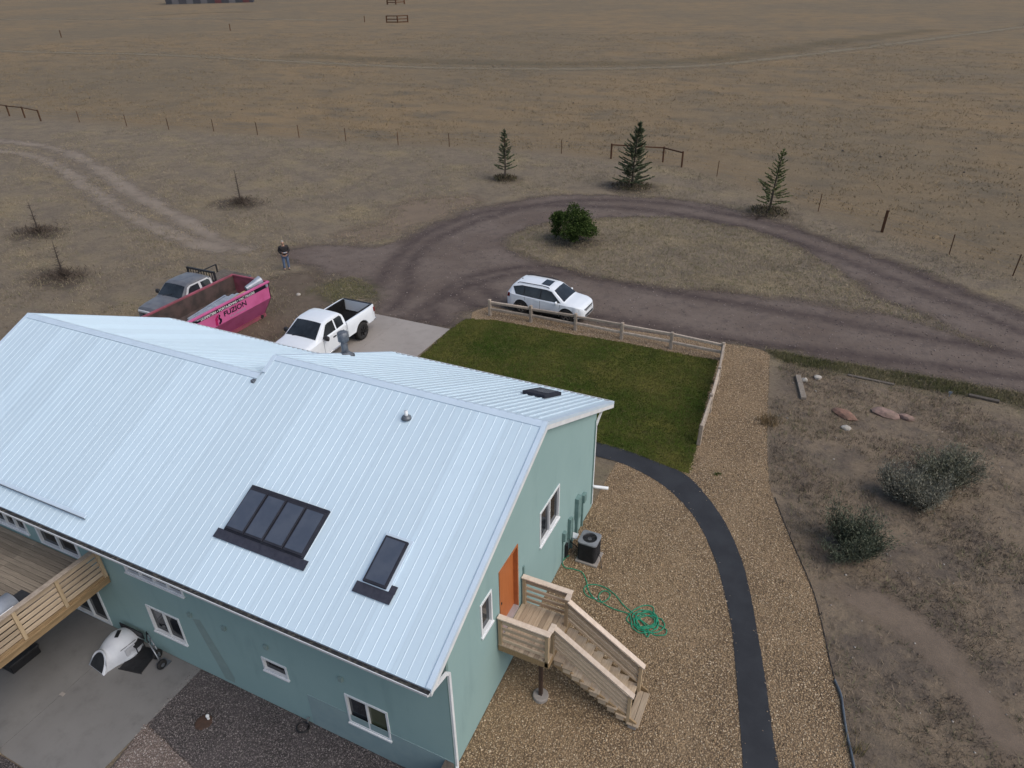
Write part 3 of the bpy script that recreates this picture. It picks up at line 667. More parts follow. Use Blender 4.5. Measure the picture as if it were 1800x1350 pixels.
def house():
    H = thing('house', 'pale green stucco house with light metal roof and orange side door', 'house', (0,0,0))
    # ---- walls
    ww = dict(front=[(-2.99,-1.75,.01,1.10),(-5.6,-4.79,.58,1.065),(-9.77,-8.51,.01,1.05),(-10.05,-7.9,2.2,2.9),(-13.74,-11.96,1.80,3.75),(-13.5,-11.9,-.86,1.2),(-15.75,-14.22,1.95,2.9)],
              gable=[(4.96,6.32,2.71,3.89),(1.57,2.13,2.86,3.89),(2.53,3.58,1.90,4.03)])
    b = wall_holes(B(), XW, 0, -1.1, 4.19, ww['front'], FRONT, .2); obj('front_wall', b, 'stucco', H)
    b = wall_holes(B(), .0, DEPTH, -1.1, 4.12, ww['gable'], GABLE, .2)
    zu = lambda y: ZE+SF*(y+EO)-.10 if y <= YR else ZR-SB*(y-YR)-.10
    b.add([(0,0,4.12),(0,DEPTH,4.12),(0,DEPTH,zu(DEPTH)),(0,YR,zu(YR)),(0,0,zu(0))], [(0,1,2,3,4)]); obj('gable_wall', b, 'stucco', H)
    b = B().add([(XW,0,-1.1),(XW,9.0,-1.1),(XW,9.0,4.1),(XW,YR2,ZR2-.1),(XW,0,4.19)], [(0,1,2,3,4)]); obj('end_wall', b, 'stucco', H)
    b = B().add([(XW,9.0,-1.1),(XL,9.0,-1.1),(XL,9.0,4.2),(XW,9.0,4.2)], [(0,1,2,3)])
    b.add([(XL,9.0,-1.1),(XL,DEPTH,-1.1),(XL,DEPTH,4.55),(XL,9.0,4.2)], [(0,1,2,3)]).add([(XL,DEPTH,-1.1),(0,DEPTH,-1.1),(0,DEPTH,zu(DEPTH)),(XL,DEPTH,zu(DEPTH))], [(0,1,2,3)])
    obj('back_wall', b, 'stucco', H)
    # clerestory triangle between the two roof heights
    b = B().add([(XL+.03,YR2-.3,ZR2-.2),(XL+.03,YR,ZR-.05),(XL+.03,9.0,ZR-SB*(9.0-YR)-.05),(XL+.03,9.0,ZR2-SB*(9.0-YR2)-.1)], [(0,1,2,3)]); obj('step_wall', b, 'stucco', H)
    # ---- windows
    Wf = ww['front']
    window(H, FRONT, *Wf[0], 2, ('glass','blind')); window(H, FRONT, *Wf[1], 1); window(H, FRONT, *Wf[2], 2)
    window(H, FRONT, *Wf[3], 4, sill=True); window(H, FRONT, *Wf[6], 3)
    window(H, FRONT, *Wf[4], 2, name='sliding_door', sill=False, fw=.08); window(H, FRONT, *Wf[5], 2, name='patio_door', sill=False, fw=.08)
    window(H, GABLE, *ww['gable'][0], 2); window(H, GABLE, *ww['gable'][1], 1)
    # ---- door
    y0, y1, z0, z1 = ww['gable'][2]
    f = B().box(-.16,.02,y0,y0+.05,z0,z1).box(-.16,.02,y1-.05,y1,z0,z1).box(-.16,.02,y0+.05,y1-.05,z1-.05,z1); D = obj('door', f, 'doorframe', H)
    obj('door_leaf', B().box(-.15,-.10,y0+.05,y1-.05,z0+.04,z1-.05), 'door', D)
    obj('threshold', B().box(-.15,.05,y0+.05,y1-.05,z0-.03,z0+.04), 'sill', D)
    obj('knob', B().lathe([(.02,-.10),(.02,-.05),(.04,-.04),(.045,-.015),(.03,0)], (.0,y0+.13,z0+.95), 10, 'x'), 'knob', D, True); obj('deadbolt', B().lathe([(.035,-.10),(.035,-.085)], (.0,y0+.13,z0+1.1), 10, 'x'), 'knob', D)
    # ---- trim on the walls
    def wb(x0,x1,y0,y1,z0,z1,mt='greybox',name='meter_box'): return obj(name, B().box(x0,x1,y0,y1,z0,z1), mt, H, bevel=.006)
    wb(.0,.13,7.68,7.95,1.5,2.3); wb(.0,.09,7.76,7.86,.62,1.5,name='conduit'); wb(.0,.12,8.25,8.45,1.72,2.02); wb(.0,.06,8.3,8.37,.6,1.72,name='conduit')
    wb(.0,.10,7.12,7.24,1.15,1.95); wb(.0,.08,7.33,7.4,.6,1.85,name='conduit'); wb(.0,.11,6.66,6.8,1.45,1.78); wb(.0,.04,6.68,6.72,.55,1.45,name='conduit')
    wb(.0,.2,7.36,7.6,1.0,1.05,'white','vent_hood'); wb(.0,.07,6.9,7.05,.55,1.1,'black','junction_box'); wb(.0,.04,3.86,3.92,2.5,3.0,'greybox','conduit')
    obj('drain_pipe', B().tube([(-.05,9.42,1.5),(.05,9.46,1.47),(.45,9.62,1.42)], .055, 8), 'white', H, True)
    for x, z in ((-7.91,1.5),(-6.69,1.58),(-5.29,1.58),(-2.99,1.63)): wb(x-.06,x+.06,-.07,.0,z-.05,z+.09,'patch','vent_cap')
    obj('parging', B().box(-4.28,-.012,-.012,.0,-1.0,.3), 'parge', H)
    obj('paint_run', B().add([(-7.9,-.004,1.35),(-7.6,-.004,1.45),(-6.95,-.004,-.55),(-7.0,-.004,-.8),(-7.35,-.004,-.8),(-7.5,-.004,-.2)], [(0,1,2,3,4,5)]), 'patch', H)
    # tap
    obj('tap', B().tube([(-4.4,-.0,-.72),(-4.4,-.09,-.72),(-4.4,-.1,-.8)], .018, 6).lathe([(.035,0),(.035,.012)], (-4.4,-.08,-.68), 8), 'chrome', H)
    # ---- roof slabs
    t = .09
    def slopeslab(b, x0, x1, ya, za, yb, zb, tk):
        b.add([(x0,ya,za-.012),(x1,ya,za-.012),(x1,yb,zb-.012),(x0,yb,zb-.012),(x0,ya,za-tk),(x1,ya,za-tk),(x1,yb,zb-tk),(x0,yb,zb-tk)], [(0,1,2,3),(7,6,5,4),(0,4,5,1),(1,5,6,2),(2,6,7,3),(3,7,4,0)])
    b = B(); e = .02
    slopeslab(b, XL, XO-e, -EO+.03, ZE+SF*.03, YR, ZR, t); slopeslab(b, XLL+e, XL, -EO+.03, ZE+SF*.03, YR2, ZR2, t)
    slopeslab(b, XL+e, XO-e, YB-.03, ZB+SB*.03, YR, ZR, t); slopeslab(b, XLL+e, XL+.05, YB2-.03, ZB2+SB*.03, YR2, ZR2, t)
    RF = obj('roof', b, 'rooftrim', H, fix=True)
    # ---- ribbed sheets
    def sheet_mesh(width, length, ribs=4, back=False):
        e, f, h = (.034,.015,.026) if back else (.014,.006,.006)
        P = []; st = width/ribs
        P.append((0, 0))
        for k in range(ribs):
            c = (k+.5)*st
            P += [(c-e,0),(c-f,h),(c+f,h),(c+e,0)]
        P.append((width-.004, 0)); n = len(P)
        b = B().add([(x,0,z) for x, z in P]+[(x,length,z) for x, z in P], [(i,i+1,n+i+1,n+i) for i in range(n-1)]); return b
    def lay(x0, x1, n, yE, zE, L, ang, back):
        wd = (x1-x0)/n; src = None
        for k in range(n):
            if src is None:
                o = src = obj('roof_sheet', sheet_mesh(wd, L, 4, back), 'roof', RF, fix=False)
            else: o = share('roof_sheet', src, RF)
            if not back: o.location = (x0+k*wd, yE, zE); o.rotation_euler = (ang, 0, 0)
            else: o.location = (x0+(k+1)*wd, yE, zE); o.rotation_euler = (ang, 0, math.pi)
    lay(XLL, XL, 11, -EO, ZE, (YR2+EO)*LF, AF, False); lay(XL, XO, 9, -EO, ZE, (YR+EO)*LF, AF, False)
    lay(XLL, XL, 11, YB2, ZB2, (YB2-YR2)*LB, AB, True); lay(XL, XO, 9, YB, ZB, (YB-YR)*LB, AB, True)
    # ridge caps, each a bent strip standing on the ribs
    def cap(x0, x1, yr, zr):
        h = .022; w_ = .15
        V = []
        for x in (x0, x1):
            V += [(x,yr-w_,zr-SF*w_+h-.03),(x,yr-w_,zr-SF*w_+h+.004),(x,yr-.03,zr+h-.008),(x,yr+.03,zr+h-.008),(x,yr+w_,zr-SB*w_+h+.004),(x,yr+w_,zr-SB*w_+h-.03)]
        o = obj('ridge_cap', B().add(V, [(i,i+1,i+7,i+6) for i in range(5)]), 'rooftrim', RF)
        q = B(); 
        q.box(x0+.02, x1-.02, yr-w_+.01, yr-w_+.025, zr-SF*w_-.02, zr-SF*w_+h-.002); obj('closure_strip', q, 'closure', RF)  # dark foam strip doubling as the painted shadow line below the cap edge
        q = B().box(x0+.02, x1-.02, yr+w_-.025, yr+w_-.01, zr-SB*w_-.02, zr-SB*w_+h-.002); obj('closure_strip', q, 'closure', RF)
    cap(XL-.04, XO+.02, YR, ZR); cap(XLL-.02, XL-.02, YR2, ZR2)
    obj('cap_end', B().box(XL-.12,XL-.02,YR2-.3,YR2-.18,ZR2-.13,ZR2-.05), 'galv', RF)
    # rake trims
    def rake(x, ya, za, yb, zb, side, name='rake_trim'):
        x0, x1 = (x-.10, x+.02) if side > 0 else (x-.02, x+.10); hi = .035
        L = [(ya,za),(yb,zb)]
        V = [(x0,y,z+hi) for y,z in L]+[(x1,y,z+hi) for y,z in L]+[(x1,y,z-.16) for y,z in L]+[(x1-.02*side,y,z-.16) for y,z in L]
        xa = x1 if side > 0 else x0; xb = x0 if side > 0 else x1
        V = []
        for y, z in L: V += [(xb,y,z+hi-.03),(xb,y,z+hi),(xa,y,z+hi),(xa,y,z-.06),(xa-.02*side,y,z-.06)]
        obj(name, B().add(V, [(i,i+1,i+6,i+5) for i in range(4)]), 'rooftrim', RF)
        V = []
        for y, z in L: V += [(xa-.03*side,y,z-.061),(xa-.005*side,y,z-.061),(xa-.005*side,y,z-.20),(xa-.03*side,y,z-.20)]
        obj('fascia', B().add(V, [(0,1,5,4),(1,2,6,5),(2,3,7,6),(3,0,4,7),(0,1,2,3),(4,5,6,7)]), 'white', RF)
    rake(XO, -EO, ZE, YR, ZR, 1); rake(XO, YB, ZB, YR, ZR, 1); rake(XLL, -EO, ZE, YR2, ZR2, -1); rake(XLL, YB2, ZB2, YR2, ZR2, -1)
    rake(XL, YR2+.06, ZR2+SF*.06, YR, ZR, -1); rake(XL, YB, ZB, YR, ZR, -1)
    # gutters: open troughs with debris
    def gutter(x0, x1, y, z, s, name='gutter'):
        P = [(0,-.10),(0,-.115),(-.115,-.115),(-.135,-.02),(-.12,-.02),(-.10,-.10)]
        V = [(x0,y-s*a_*-1,z+c) for a_, c in P]+[(x1,y-s*a_*-1,z+c) for a_, c in P]; n = len(P)
        g = obj(name, B().add(V, [(i,(i+1)%n,n+(i+1)%n,n+i) for i in range(n)]+[tuple(range(n)),tuple(range(n,2*n))]), 'white', RF)
        obj('gutter_debris', B().box(x0+.01,x1-.01,min(y-s*.005,y-s*.118),max(y-s*.005,y-s*.118),z-.098,z-.07), 'gutter_in', g)
    gutter(XLL, XO-.01, -EO+.02, ZE-.005, 1); gutter(XL, XO-.01, YB-.02, ZB-.005, -1); gutter(XLL, XL, YB2-.02, ZB2-.005, -1)
    obj('fascia', B().box(XLL+.02,XO-.03,-EO+.035,-EO+.06,ZE-.22,ZE-.02), 'white', RF); obj('fascia', B().box(XL+.02,XO-.03,YB-.06,YB-.035,ZB-.22,ZB-.02), 'white', RF)
    # soffits
    obj('soffit', B().box(XLL+.25,-.01,-EO+.06,-.005,ZE-.15,ZE-.13), 'parge', RF)
    # downspouts
    def spout(pts, name='downspout'):
        b = B()
        for p, q in zip(pts[:-1], pts[1:]): b.beam(p, q, .075, .055, up=(1,0,0))
        obj(name, b, 'white', H)
    spout([(.02,-EO-.02,ZE-.1),(.03,-EO+.05,ZE-.25),(.045,-.05,ZE-.38),(.045,.05,ZE-.5),(.045,.05,.14),(.1,-.05,.05),(.16,-.16,.03)])
    spout([(-.03,9.98,4.14),(-.03,DEPTH+.08,3.86),(-.03,DEPTH+.06,.75)])
    obj('corner_strip', B().box(.0,.022,.0,.075,-.1,4.1), 'greybox', H); obj('corner_strip', B().box(.0,.022,DEPTH-.13,DEPTH-.05,.9,4.2), 'greybox', H)
    # ---- things fixed to the front slope (s along the slope)
    def slope_obj(name, mt, x0, x1, s0, s1, h0, h1, parent, bevel=0, front=True):
        b = B(); fn = lambda x, s_, h: (x, -EO+(s_*1-h*SF)/LF, ZE+(s_*SF+h)/LF)
        b.prism([(x0,s0),(x1,s0),(x1,s1),(x0,s1)], fn, h0, h1); return obj(name, b, mt, parent, bevel=bevel)
    SK = slope_obj('skylight', 'skyframe', -6.38, -4.0, 1.47, 2.72, .0, .075, RF, .008); SK['label'] = 'bank of four dark skylights side by side'
    for k in range(4):
        x0 = -6.36+k*.59; fr = slope_obj('sash', 'skyframe', x0+.015, x0+.575, 1.50, 2.62, .06, .12, SK, .012)
        slope_obj('pane', 'skyglass', x0+.05, x0+.54, 1.56, 2.57, .118, .126, fr)
    for k in range(12):
        x0 = -6.56+k*.228; slope_obj('apron', 'apron', x0, x0+.226, 1.23, 1.47, .03+.003*(k%2), .042+.003*(k%2), SK)
    S1 = slope_obj('skylight', 'rooftrim', -2.38, -1.66, 1.46, 2.68, .0, .05, RF, .006); S1['label'] = 'single dark skylight with lead apron'
    fr = slope_obj('sash', 'skyframe', -2.33, -1.73, 1.48, 2.6, .045, .12, S1, .012); slope_obj('pane', 'skyglass', -2.28, -1.78, 1.54, 2.55, .118, .126, fr)
    for k in range(4):
        x0 = -2.48+k*.243; slope_obj('apron', 'apron', x0, x0+.241, 1.21, 1.46, .03+.003*(k%2), .042+.003*(k%2), S1)
    slope_obj('apron', 'apron', -1.7, -1.5, 1.44, 1.62, .034, .046, S1)
    slope_obj('snow_guard', 'rooftrim', -18.3, -10.36, .50, .60, .03, .07, RF, .004); slope_obj('snow_guard', 'galv', -18.3, -10.34, .485, .505, .03, .10, RF)
    # plumbing vent boot
    c = (-3.43, -EO+5.62/LF, ZE+5.62*SF/LF)
    VB = obj('vent_pipe', B().tube([c, (c[0],c[1],c[2]+.22)], .05, 10), 'white', RF, True); obj('boot', B().lathe([(.14,.0),(.12,.05),(.06,.1)], (c[0],c[1],c[2]+.0), 12), 'galv', VB, True)
    # back slope: skylight, flue, pipe
    bz = lambda y: ZR-SB*(y-YR); bz2 = lambda y: ZR2-SB*(y-YR2)
    b = B().prism([(-2.03,8.35),(-1.3,8.35),(-1.3,9.7),(-2.03,9.7)], lambda x,y,h: (x,y,bz(y)+h), .0, .13); BS = obj('skylight', b, 'skyframe', RF, bevel=.012); BS['label'] = 'small dark skylight on the rear slope'
    obj('pane', B().prism([(-1.92,8.75),(-1.41,8.75),(-1.41,9.6),(-1.92,9.6)], lambda x,y,h: (x,y,bz(y)+h), .128, .14), 'skyglass', BS)
    y = 7.95; x = -8.17; z = bz(y)
    FL = obj('flue', B().lathe([(.11,-.1),(.11,.72)], (x,y,z), 14), 'galv', RF, True)
    obj('flue_cap', B().lathe([(.17,.52),(.18,.53),(.18,.80),(.12,.84)], (x,y,z), 14), 'galv', FL, True); obj('flashing', B().lathe([(.3,-.04),(.2,.04),(.12,.12)], (x,y,z), 12), 'galv', FL, True)
    p = None
    for yy in np.arange(5, 9.5, .05):
        q = (-9.44, yy, bz2(yy))
        if p is None or abs(proj(q)[1]-612) < abs(proj(p)[1]-612): p = q
    obj('vent_pipe', B().tube([(p[0],p[1],p[2]-.02),(p[0],p[1],p[2]+.3)], .03, 8), 'galv', RF, True)
    return H
def proj(p):
    q = np.array(p)-CAM; z = q@FW; return np.array([900+FPX*(q@RT)/z, 675-FPX*(q@UP)/z])
house()
# low retaining wall at the house corner
rw = thing('retaining_wall', 'low dark retaining wall at the front corner of the house', 'wall', (-.12,-1.6,-.93))
b = B().add([(x,y,z) for x in (-.11,.12) for y, z in ((-2.2,-.1),(1.585,-.1),(1.585,1.2),(1.2,1.15),(.3,.95),(-2.2,.95))], [(0,1,2,3,4,5),(11,10,9,8,7,6)]+[(i,(i+1)%6,6+(i+1)%6,6+i) for i in range(6)])
obj('wall_face', b, 'oldwood', rw)
obj('wall_cap', B().beam((0.01,-2.2,.965),(0.01,.3,.965),.27,.05).beam((.01,.3,.965),(.01,1.2,1.165),.27,.05), 'edging', rw)

# ================================================================== side entry stairs
def stairs():
    T = thing('entry_stairs', 'wooden landing and stairs with slatted rails at the orange door', 'stairs', (.02,2.33,.2))
    ox, oy, oz = .02, 2.33, .2
    def bx(name, x0,x1,y0,y1,z0,z1, mt, par=None): return obj(name, B().box(x0-ox,x1-ox,y0-oy,y1-oy,z0-oz,z1-oz), mt, par or T, bevel=.004)
    def bm(name, p, q, w_, h_, mt, par=None, up=(0,0,1)):
        s_ = lambda v: (v[0]-ox, v[1]-oy, v[2]-oz)
        return obj(name, B().beam(s_(p), s_(q), w_, h_, up), mt, par or T)
    zt = 1.80; y0, y1 = 2.33, 3.84; x1 = 1.38
    n = 10; wd = (x1-.03)/n
    for k in range(n): bx('board', .03+k*wd, .03+(k+1)*wd-.007, y0, y1, zt-.035, zt, 'wood_y')
    bx('rim_joist', .03, x1, y0, y0+.04, zt-.23, zt-.037, 'rimwood'); bx('rim_joist', .03, x1, y1-.04, y1, zt-.23, zt-.037, 'rimwood'); bx('rim_joist', x1-.04, x1, y0+.042, y1-.042, zt-.23, zt-.037, 'rimwood'); bx('rim_joist', .03, .07, y0+.042, y1-.042, zt-.23, zt-.037, 'rimwood')
    zr = 2.72
    for ya, yc in ((y0, y0+.09), (y1-.09, y1)):
        bx('post', .04, .13, ya, yc, zt, zr, 'wood_z'); bx('post', 1.27, 1.36, ya, yc, zt-.2, zr, 'wood_z')
        bx('rail_cap', .03, 1.40, ya-.03, yc+.03, zr+.001, zr+.04, 'cap')
        ym = (ya+yc)/2
        for k in range(4): bx('slat', .131, 1.269, ym-.018, ym+.018, zt+.12+k*.205, zt+.21+k*.205, 'wood_x')
    # short returns to the narrower stair
    ya, yb = 2.66, 3.56
    bx('rail_cap', 1.29, 1.42, y0+.121, ya+.05, zr+.002, zr+.041, 'cap'); bx('rail_cap', 1.29, 1.42, yb-.05, y1-.121, zr+.002, zr+.041, 'cap')
    for y in (ya, yb):
        bx('post', 1.30, 1.385, y-.045, y+.045, zt-.2, zr, 'wood_z')
    # treads
    nT = 9; g = .27; rise = (zt-g-.12)/nT; run = .235; xs0 = x1+.01
    for k in range(nT):
        z = zt-rise*(k+1); x = xs0+run*k
        if k == nT-1: continue
        bx('tread', x, x+.27, ya-.08, yb+.10, z-.04, z, 'wood_y')
        bx('riser_block', x+.02, x+.21, ya-.06, ya-.022, z-.19, z-.042, 'wood_x'); bx('riser_block', x+.02, x+.21, yb+.05, yb+.088, z-.19, z-.042, 'wood_x')
    xe = xs0+run*(nT-1)
    for k in range(2): bx('tread', xe+.06+k*.155, xe+.205+k*.155, ya-.10, yb+.02, .33, .37, 'wood_y')
    for y in (ya-.02, yb+.07):
        bm('stringer', (xs0, y, zt-.30), (xe+.25, y, .32), .04, .2, 'rimwood')
    for y in (ya, yb):
        bx('post', xe+.03, xe+.115, y-.043, y+.043, G(xe,y)-.02, 1.30, 'wood_z')
        p, q = (1.38, y, zr-.03), (xe+.16, y, 1.30)
        bm('rail_cap', p, q, .14, .038, 'cap')
        for k in range(4):
            dz = -.13-.155*k; bm('slat', (1.37, y, zr-.06+dz), (xe+.06, y, 1.27+dz), .034, .075, 'wood_x')
    bx('foot_block', xe+.10, xe+.30, ya-.09, ya+.09, .20, .328, 'concrete'); bx('foot_block', xe+.10, xe+.30, yb-.16, yb+.0, .25, .328, 'concrete')
    bx('support_post', 1.08, 1.17, 2.42, 2.51, .28, zt-.23, 'steelpost'); bx('support_post', 1.08, 1.17, 3.66, 3.75, .3, zt-.23, 'steelpost')
    obj('pier', B().lathe([(.20,-.15),(.20,.10),(.18,.12)], (1.125-ox,2.465-oy,.2-oz), 18), 'concrete', T); obj('pier', B().lathe([(.20,-.15),(.20,.12),(.18,.14)], (1.125-ox,3.7-oy,.3-oz), 18), 'concrete', T)
stairs()

# ================================================================== deck on the left
def deck():
    T = thing('wooden_deck', 'raised timber deck with slatted railing on the left of the house', 'deck', (-11.,-2.,-.93))
    o_ = (-11.,-2.,-.93)
    def bx(name, x0,x1,y0,y1,z0,z1, mt, par=None): return obj(name, B().box(x0-o_[0],x1-o_[0],y0-o_[1],y1-o_[1],z0-o_[2],z1-o_[2]), mt, par or T, bevel=.004)
    zt = 1.75; x0, x1, xm = -17.6, -10.96, -13.95; yE = -4.3; n = 29; wd = (-.03-yE)/n
    srcA = srcB = None
    for k in range(n):
        ya = -.03-(k+1)*wd
        if srcA is None:
            srcA = bx('board', x0, xm-.004, ya+.009, ya+wd, zt-.035, zt, 'deck_x'); srcB = bx('board', xm+.004, x1-.06, ya+.009, ya+wd, zt-.035, zt, 'deck_x')
        else:
            for s_ in (srcA, srcB): share('board', s_, T, (0,-k*wd,0))
    bx('rim_joist', x1-.04, x1, yE, -.03, zt-.33, zt-.002, 'rimwood'); bx('rim_joist', x0, x1-.042, yE-.05, yE-.003, zt-.33, zt-.002, 'rimwood')
    bx('rim_cap', x1-.058, x1+.05, yE, -.04, zt-.12, zt-.08, 'rimwood')
    for xx in np.arange(-17.3, -11.1, .6): bx('joist', xx, xx+.04, yE+.01, -.05, zt-.27, zt-.037, 'rimwood')
    bx('beam', x0, x1-.05, yE+.3, yE+.44, zt-.5, zt-.275, 'rimwood')
    zr = 2.66
    py = [-.10, -1.28, -2.42, -3.5, -4.25]
    for y in py: bx('post', x1-.04, x1+.05, y-.045, y+.045, zt-.06, zr, 'wood_z')
    bx('rail_cap', x1-.09, x1+.06, yE, -.02, zr+.001, zr+.04, 'greywood')
    for ya, yb in zip(py[1:], py[:-1]):
        for k in range(5): bx('slat', x1-.03, x1+.005, ya+.046, yb-.046, zt+.04+k*.175, zt+.16+k*.175, 'wood_y')
    for x, y in ((-11.1,-4.1),(-14.3,-4.1),(-17.4,-4.1)): bx('support_post', x-.07, x+.07, y-.07, y+.07, -.915, zt-.5, 'wood_z')
deck()

def grill():
    z = 1.752; T = thing('gas_grill', 'gas grill with pale silver lid standing on the deck', 'grill', (-11.42,-2.6,z))
    obj('cart', B().box(-.24,.24,-.6,.5,.08,.72), 'black', T, bevel=.01)
    P = [(.29*math.cos(t), .22*math.sin(t)) for t in np.linspace(0, math.pi, 11)]
    obj('lid', B().prism(P+[(-.29,-.04),(.29,-.04)], lambda a,b,t: (a, t, .80+b*1.15), -.6, .48), 'junk', T, True)
    obj('firebox', B().box(-.28,.28,-.62,.52,.66,.755), 'black', T, bevel=.01); obj('side_shelf', B().box(-.25,.25,.53,.85,.70,.74), 'trim', T, bevel=.01)
    obj('handle', B().tube([(.31,-.4,.92),(.36,-.4,.94),(.36,.3,.94),(.31,.3,.92)], .015, 6), 'chrome', T)
    for x in (-.2,.2):
        for y in (-.55,.45): obj('caster', B().lathe([(.045,-.02),(.045,.02)], (x,y,.045), 10, 'x'), 'tyre', T)
grill()
# ================================================================== vehicles
class Body:
    """lofted car body: x forward, y left, z up, origin on the ground"""
    def __init__(s, T, hw, belt, sill, wheels, arch, tumble=.32, roofin=.10):
        s.T, s.hw, s.bl, s.sl, s.wh, s.ar, s.tb, s.ri = T, hw, belt, sill, wheels, arch, tumble, roofin
    def I(s, tab, x): return float(np.interp(x, [p[0] for p in tab], [p[1] for p in tab]))
    def bot(s, x):
        z = s.I(s.sl, x)
        for xc, zc in s.wh:
            if abs(x-xc) < s.ar: z = max(z, zc+math.sqrt(s.ar**2-(x-xc)**2))
        return z
    def sec(s, x):
        T, h, bl, zb = s.I(s.T, x), s.I(s.hw, x), s.I(s.bl, x), s.bot(x)
        be = min(bl, T-.03); zm = min(max(.66, zb+.04), be-.05); zb = min(zb, be-.12)
        hr = h*.95-max(T-bl, 0)*s.tb
        return [(h*.90, zb), (h*.985, zb+.03), (h, zm), (h*.985, be-.03), (h*.95, be), (hr, max(T-.06, be+.003)), (hr-s.ri*.5, T-.015), (hr-s.ri*1.2, T+.0), (hr*.4, T+.02), (0, T+.024)]
    def y(s, x, z):
        p = s.sec(x); zz = [q[1] for q in p[:7]]; yy = [q[0] for q in p[:7]]
        return float(np.interp(z, zz, yy))
    def ztop(s, x, y):
        p = s.sec(x)[5:]; return float(np.interp(abs(y), [q[0] for q in p][::-1], [q[1] for q in p][::-1]))
    def mesh(s, x0, x1, n=90, extra=()):
        xs = sorted(set(list(np.linspace(x0, x1, n))+list(extra))); b = B(); m = None
        rings = []
        for x in xs:
            p = s.sec(x); rings.append([(x,-a,z) for a, z in p]+[(x,a,z) for a, z in p[-2::-1]])
        m = len(rings[0]); V = [v for r in rings for v in r]
        F = [(i*m+k, i*m+k+1, (i+1)*m+k+1, (i+1)*m+k) for i in range(len(xs)-1) for k in range(m-1)]
        F += [(i*m+m-1, i*m, (i+1)*m, (i+1)*m+m-1) for i in range(len(xs)-1)]
        F += [tuple(range(m)), tuple((len(xs)-1)*m+k for k in range(m))]
        return b.add(V, F)
    def sidepoly(s, P, sg, off=.006):       # glass or trim lying on the flank, P in (x, z)
        xs = sorted({p[0] for p in P}); X = sorted(set(xs) | set(np.linspace(xs[0], xs[-1], max(4, int((xs[-1]-xs[0])/.06))))); V = []; F = []; n = 6
        for x in X:
            zz = []
            for (xa, za), (xb, zb) in zip(P, P[1:]+P[:1]):
                if abs(xb-xa) < 1e-9:
                    if abs(x-xa) < 1e-9: zz += [za, zb]
                elif min(xa, xb)-1e-9 <= x <= max(xa, xb)+1e-9: zz.append(za+(zb-za)*(x-xa)/(xb-xa))
            lo, hi = min(zz), max(zz)
            for k in range(n): z = lo+(hi-lo)*k/(n-1); V.append((x, sg*(s.y(x, z)+off), z))
        for i in range(len(X)-1):
            for k in range(n-1): F.append((i*n+k, i*n+k+1, (i+1)*n+k+1, (i+1)*n+k))
        return B().add(V, F)
    def toppatch(s, xa, xb, ya, yb, off=.008, n=7):   # windscreen: half widths ya at xa, yb at xb
        V = []; F = []
        for i in range(n):
            x = xa+(xb-xa)*i/(n-1); h = ya+(yb-ya)*i/(n-1)
            for k in range(7):
                y = h*(k/3-1); V.append((x, y, s.ztop(x, y)+off))
        for i in range(n-1):
            for k in range(6): F.append((i*7+k, i*7+k+1, (i+1)*7+k+1, (i+1)*7+k))
        return B().add(V, F)
def autosmooth(o, ang=40):
    me = o.data; me.polygons.foreach_set('use_smooth', [True]*len(me.polygons))
    import bmesh
    bm = bmesh.new(); bm.from_mesh(me)
    for e in bm.edges:
        if len(e.link_faces) == 2 and e.calc_face_angle(0) > R(ang): e.smooth = False
    bm.to_mesh(me); bm.free(); return o
def wheel(parent, x, y, r, wd, rimr, mt='rim', spokes=5):
    sg = 1 if y > 0 else -1
    w_ = obj('wheel', B().lathe([(rimr*.55,-wd/2+.02),(rimr,-wd/2),(r*.93,-wd/2),(r,-wd/2+.03),(r,wd/2-.03),(r*.93,wd/2),(rimr,wd/2),(rimr*.97,wd/2-.03),(rimr*.55,wd/2-.06)], (0,0,0), 26, 'y'), 'tyre', parent, True)
    w_.location = (x, y, r)
    f = B(); yo = sg*(wd/2-.02)
    f.lathe([(.055,yo-.02),(.055,yo+.012)], (0,0,0), 12, 'y')
    for k in range(spokes):
        for dd in (-.12, .12):
            t = 2*math.pi*k/spokes+.3; a = (.04*math.cos(t),yo,.04*math.sin(t)); c = (rimr*.95*math.cos(t+dd),yo,rimr*.95*math.sin(t+dd)); f.beam(a, c, .03, .035, up=(0,1,0))
    f.tube([(rimr*.94*math.cos(t),yo,rimr*.94*math.sin(t)) for t in np.linspace(0,2*math.pi,25)], .022, 5, False)
    obj('rim', f, mt, w_)
    obj('brake', B().lathe([(rimr*.9,-.02),(rimr*.9,.02)], (0,0,0), 18, 'y'), 'trim', w_)
def mirror(T, x, y, z, mt, s_=1.):
    sg = 1 if y > 0 else -1
    m_ = obj('mirror', B().lathe([(.03,-.10),(.10,-.07),(.115,0),(.10,.07),(.03,.10)], (0,0,0), 10, 'y'), mt, T, True)
    m_.location = (x, y, z); m_.scale = (.55*s_, .95*s_, .75*s_)
    obj('mirror_arm', B().beam((x-.01,y-sg*.2,z-.05),(x,y-sg*.05,z-.03),.05,.04), 'trim', T)

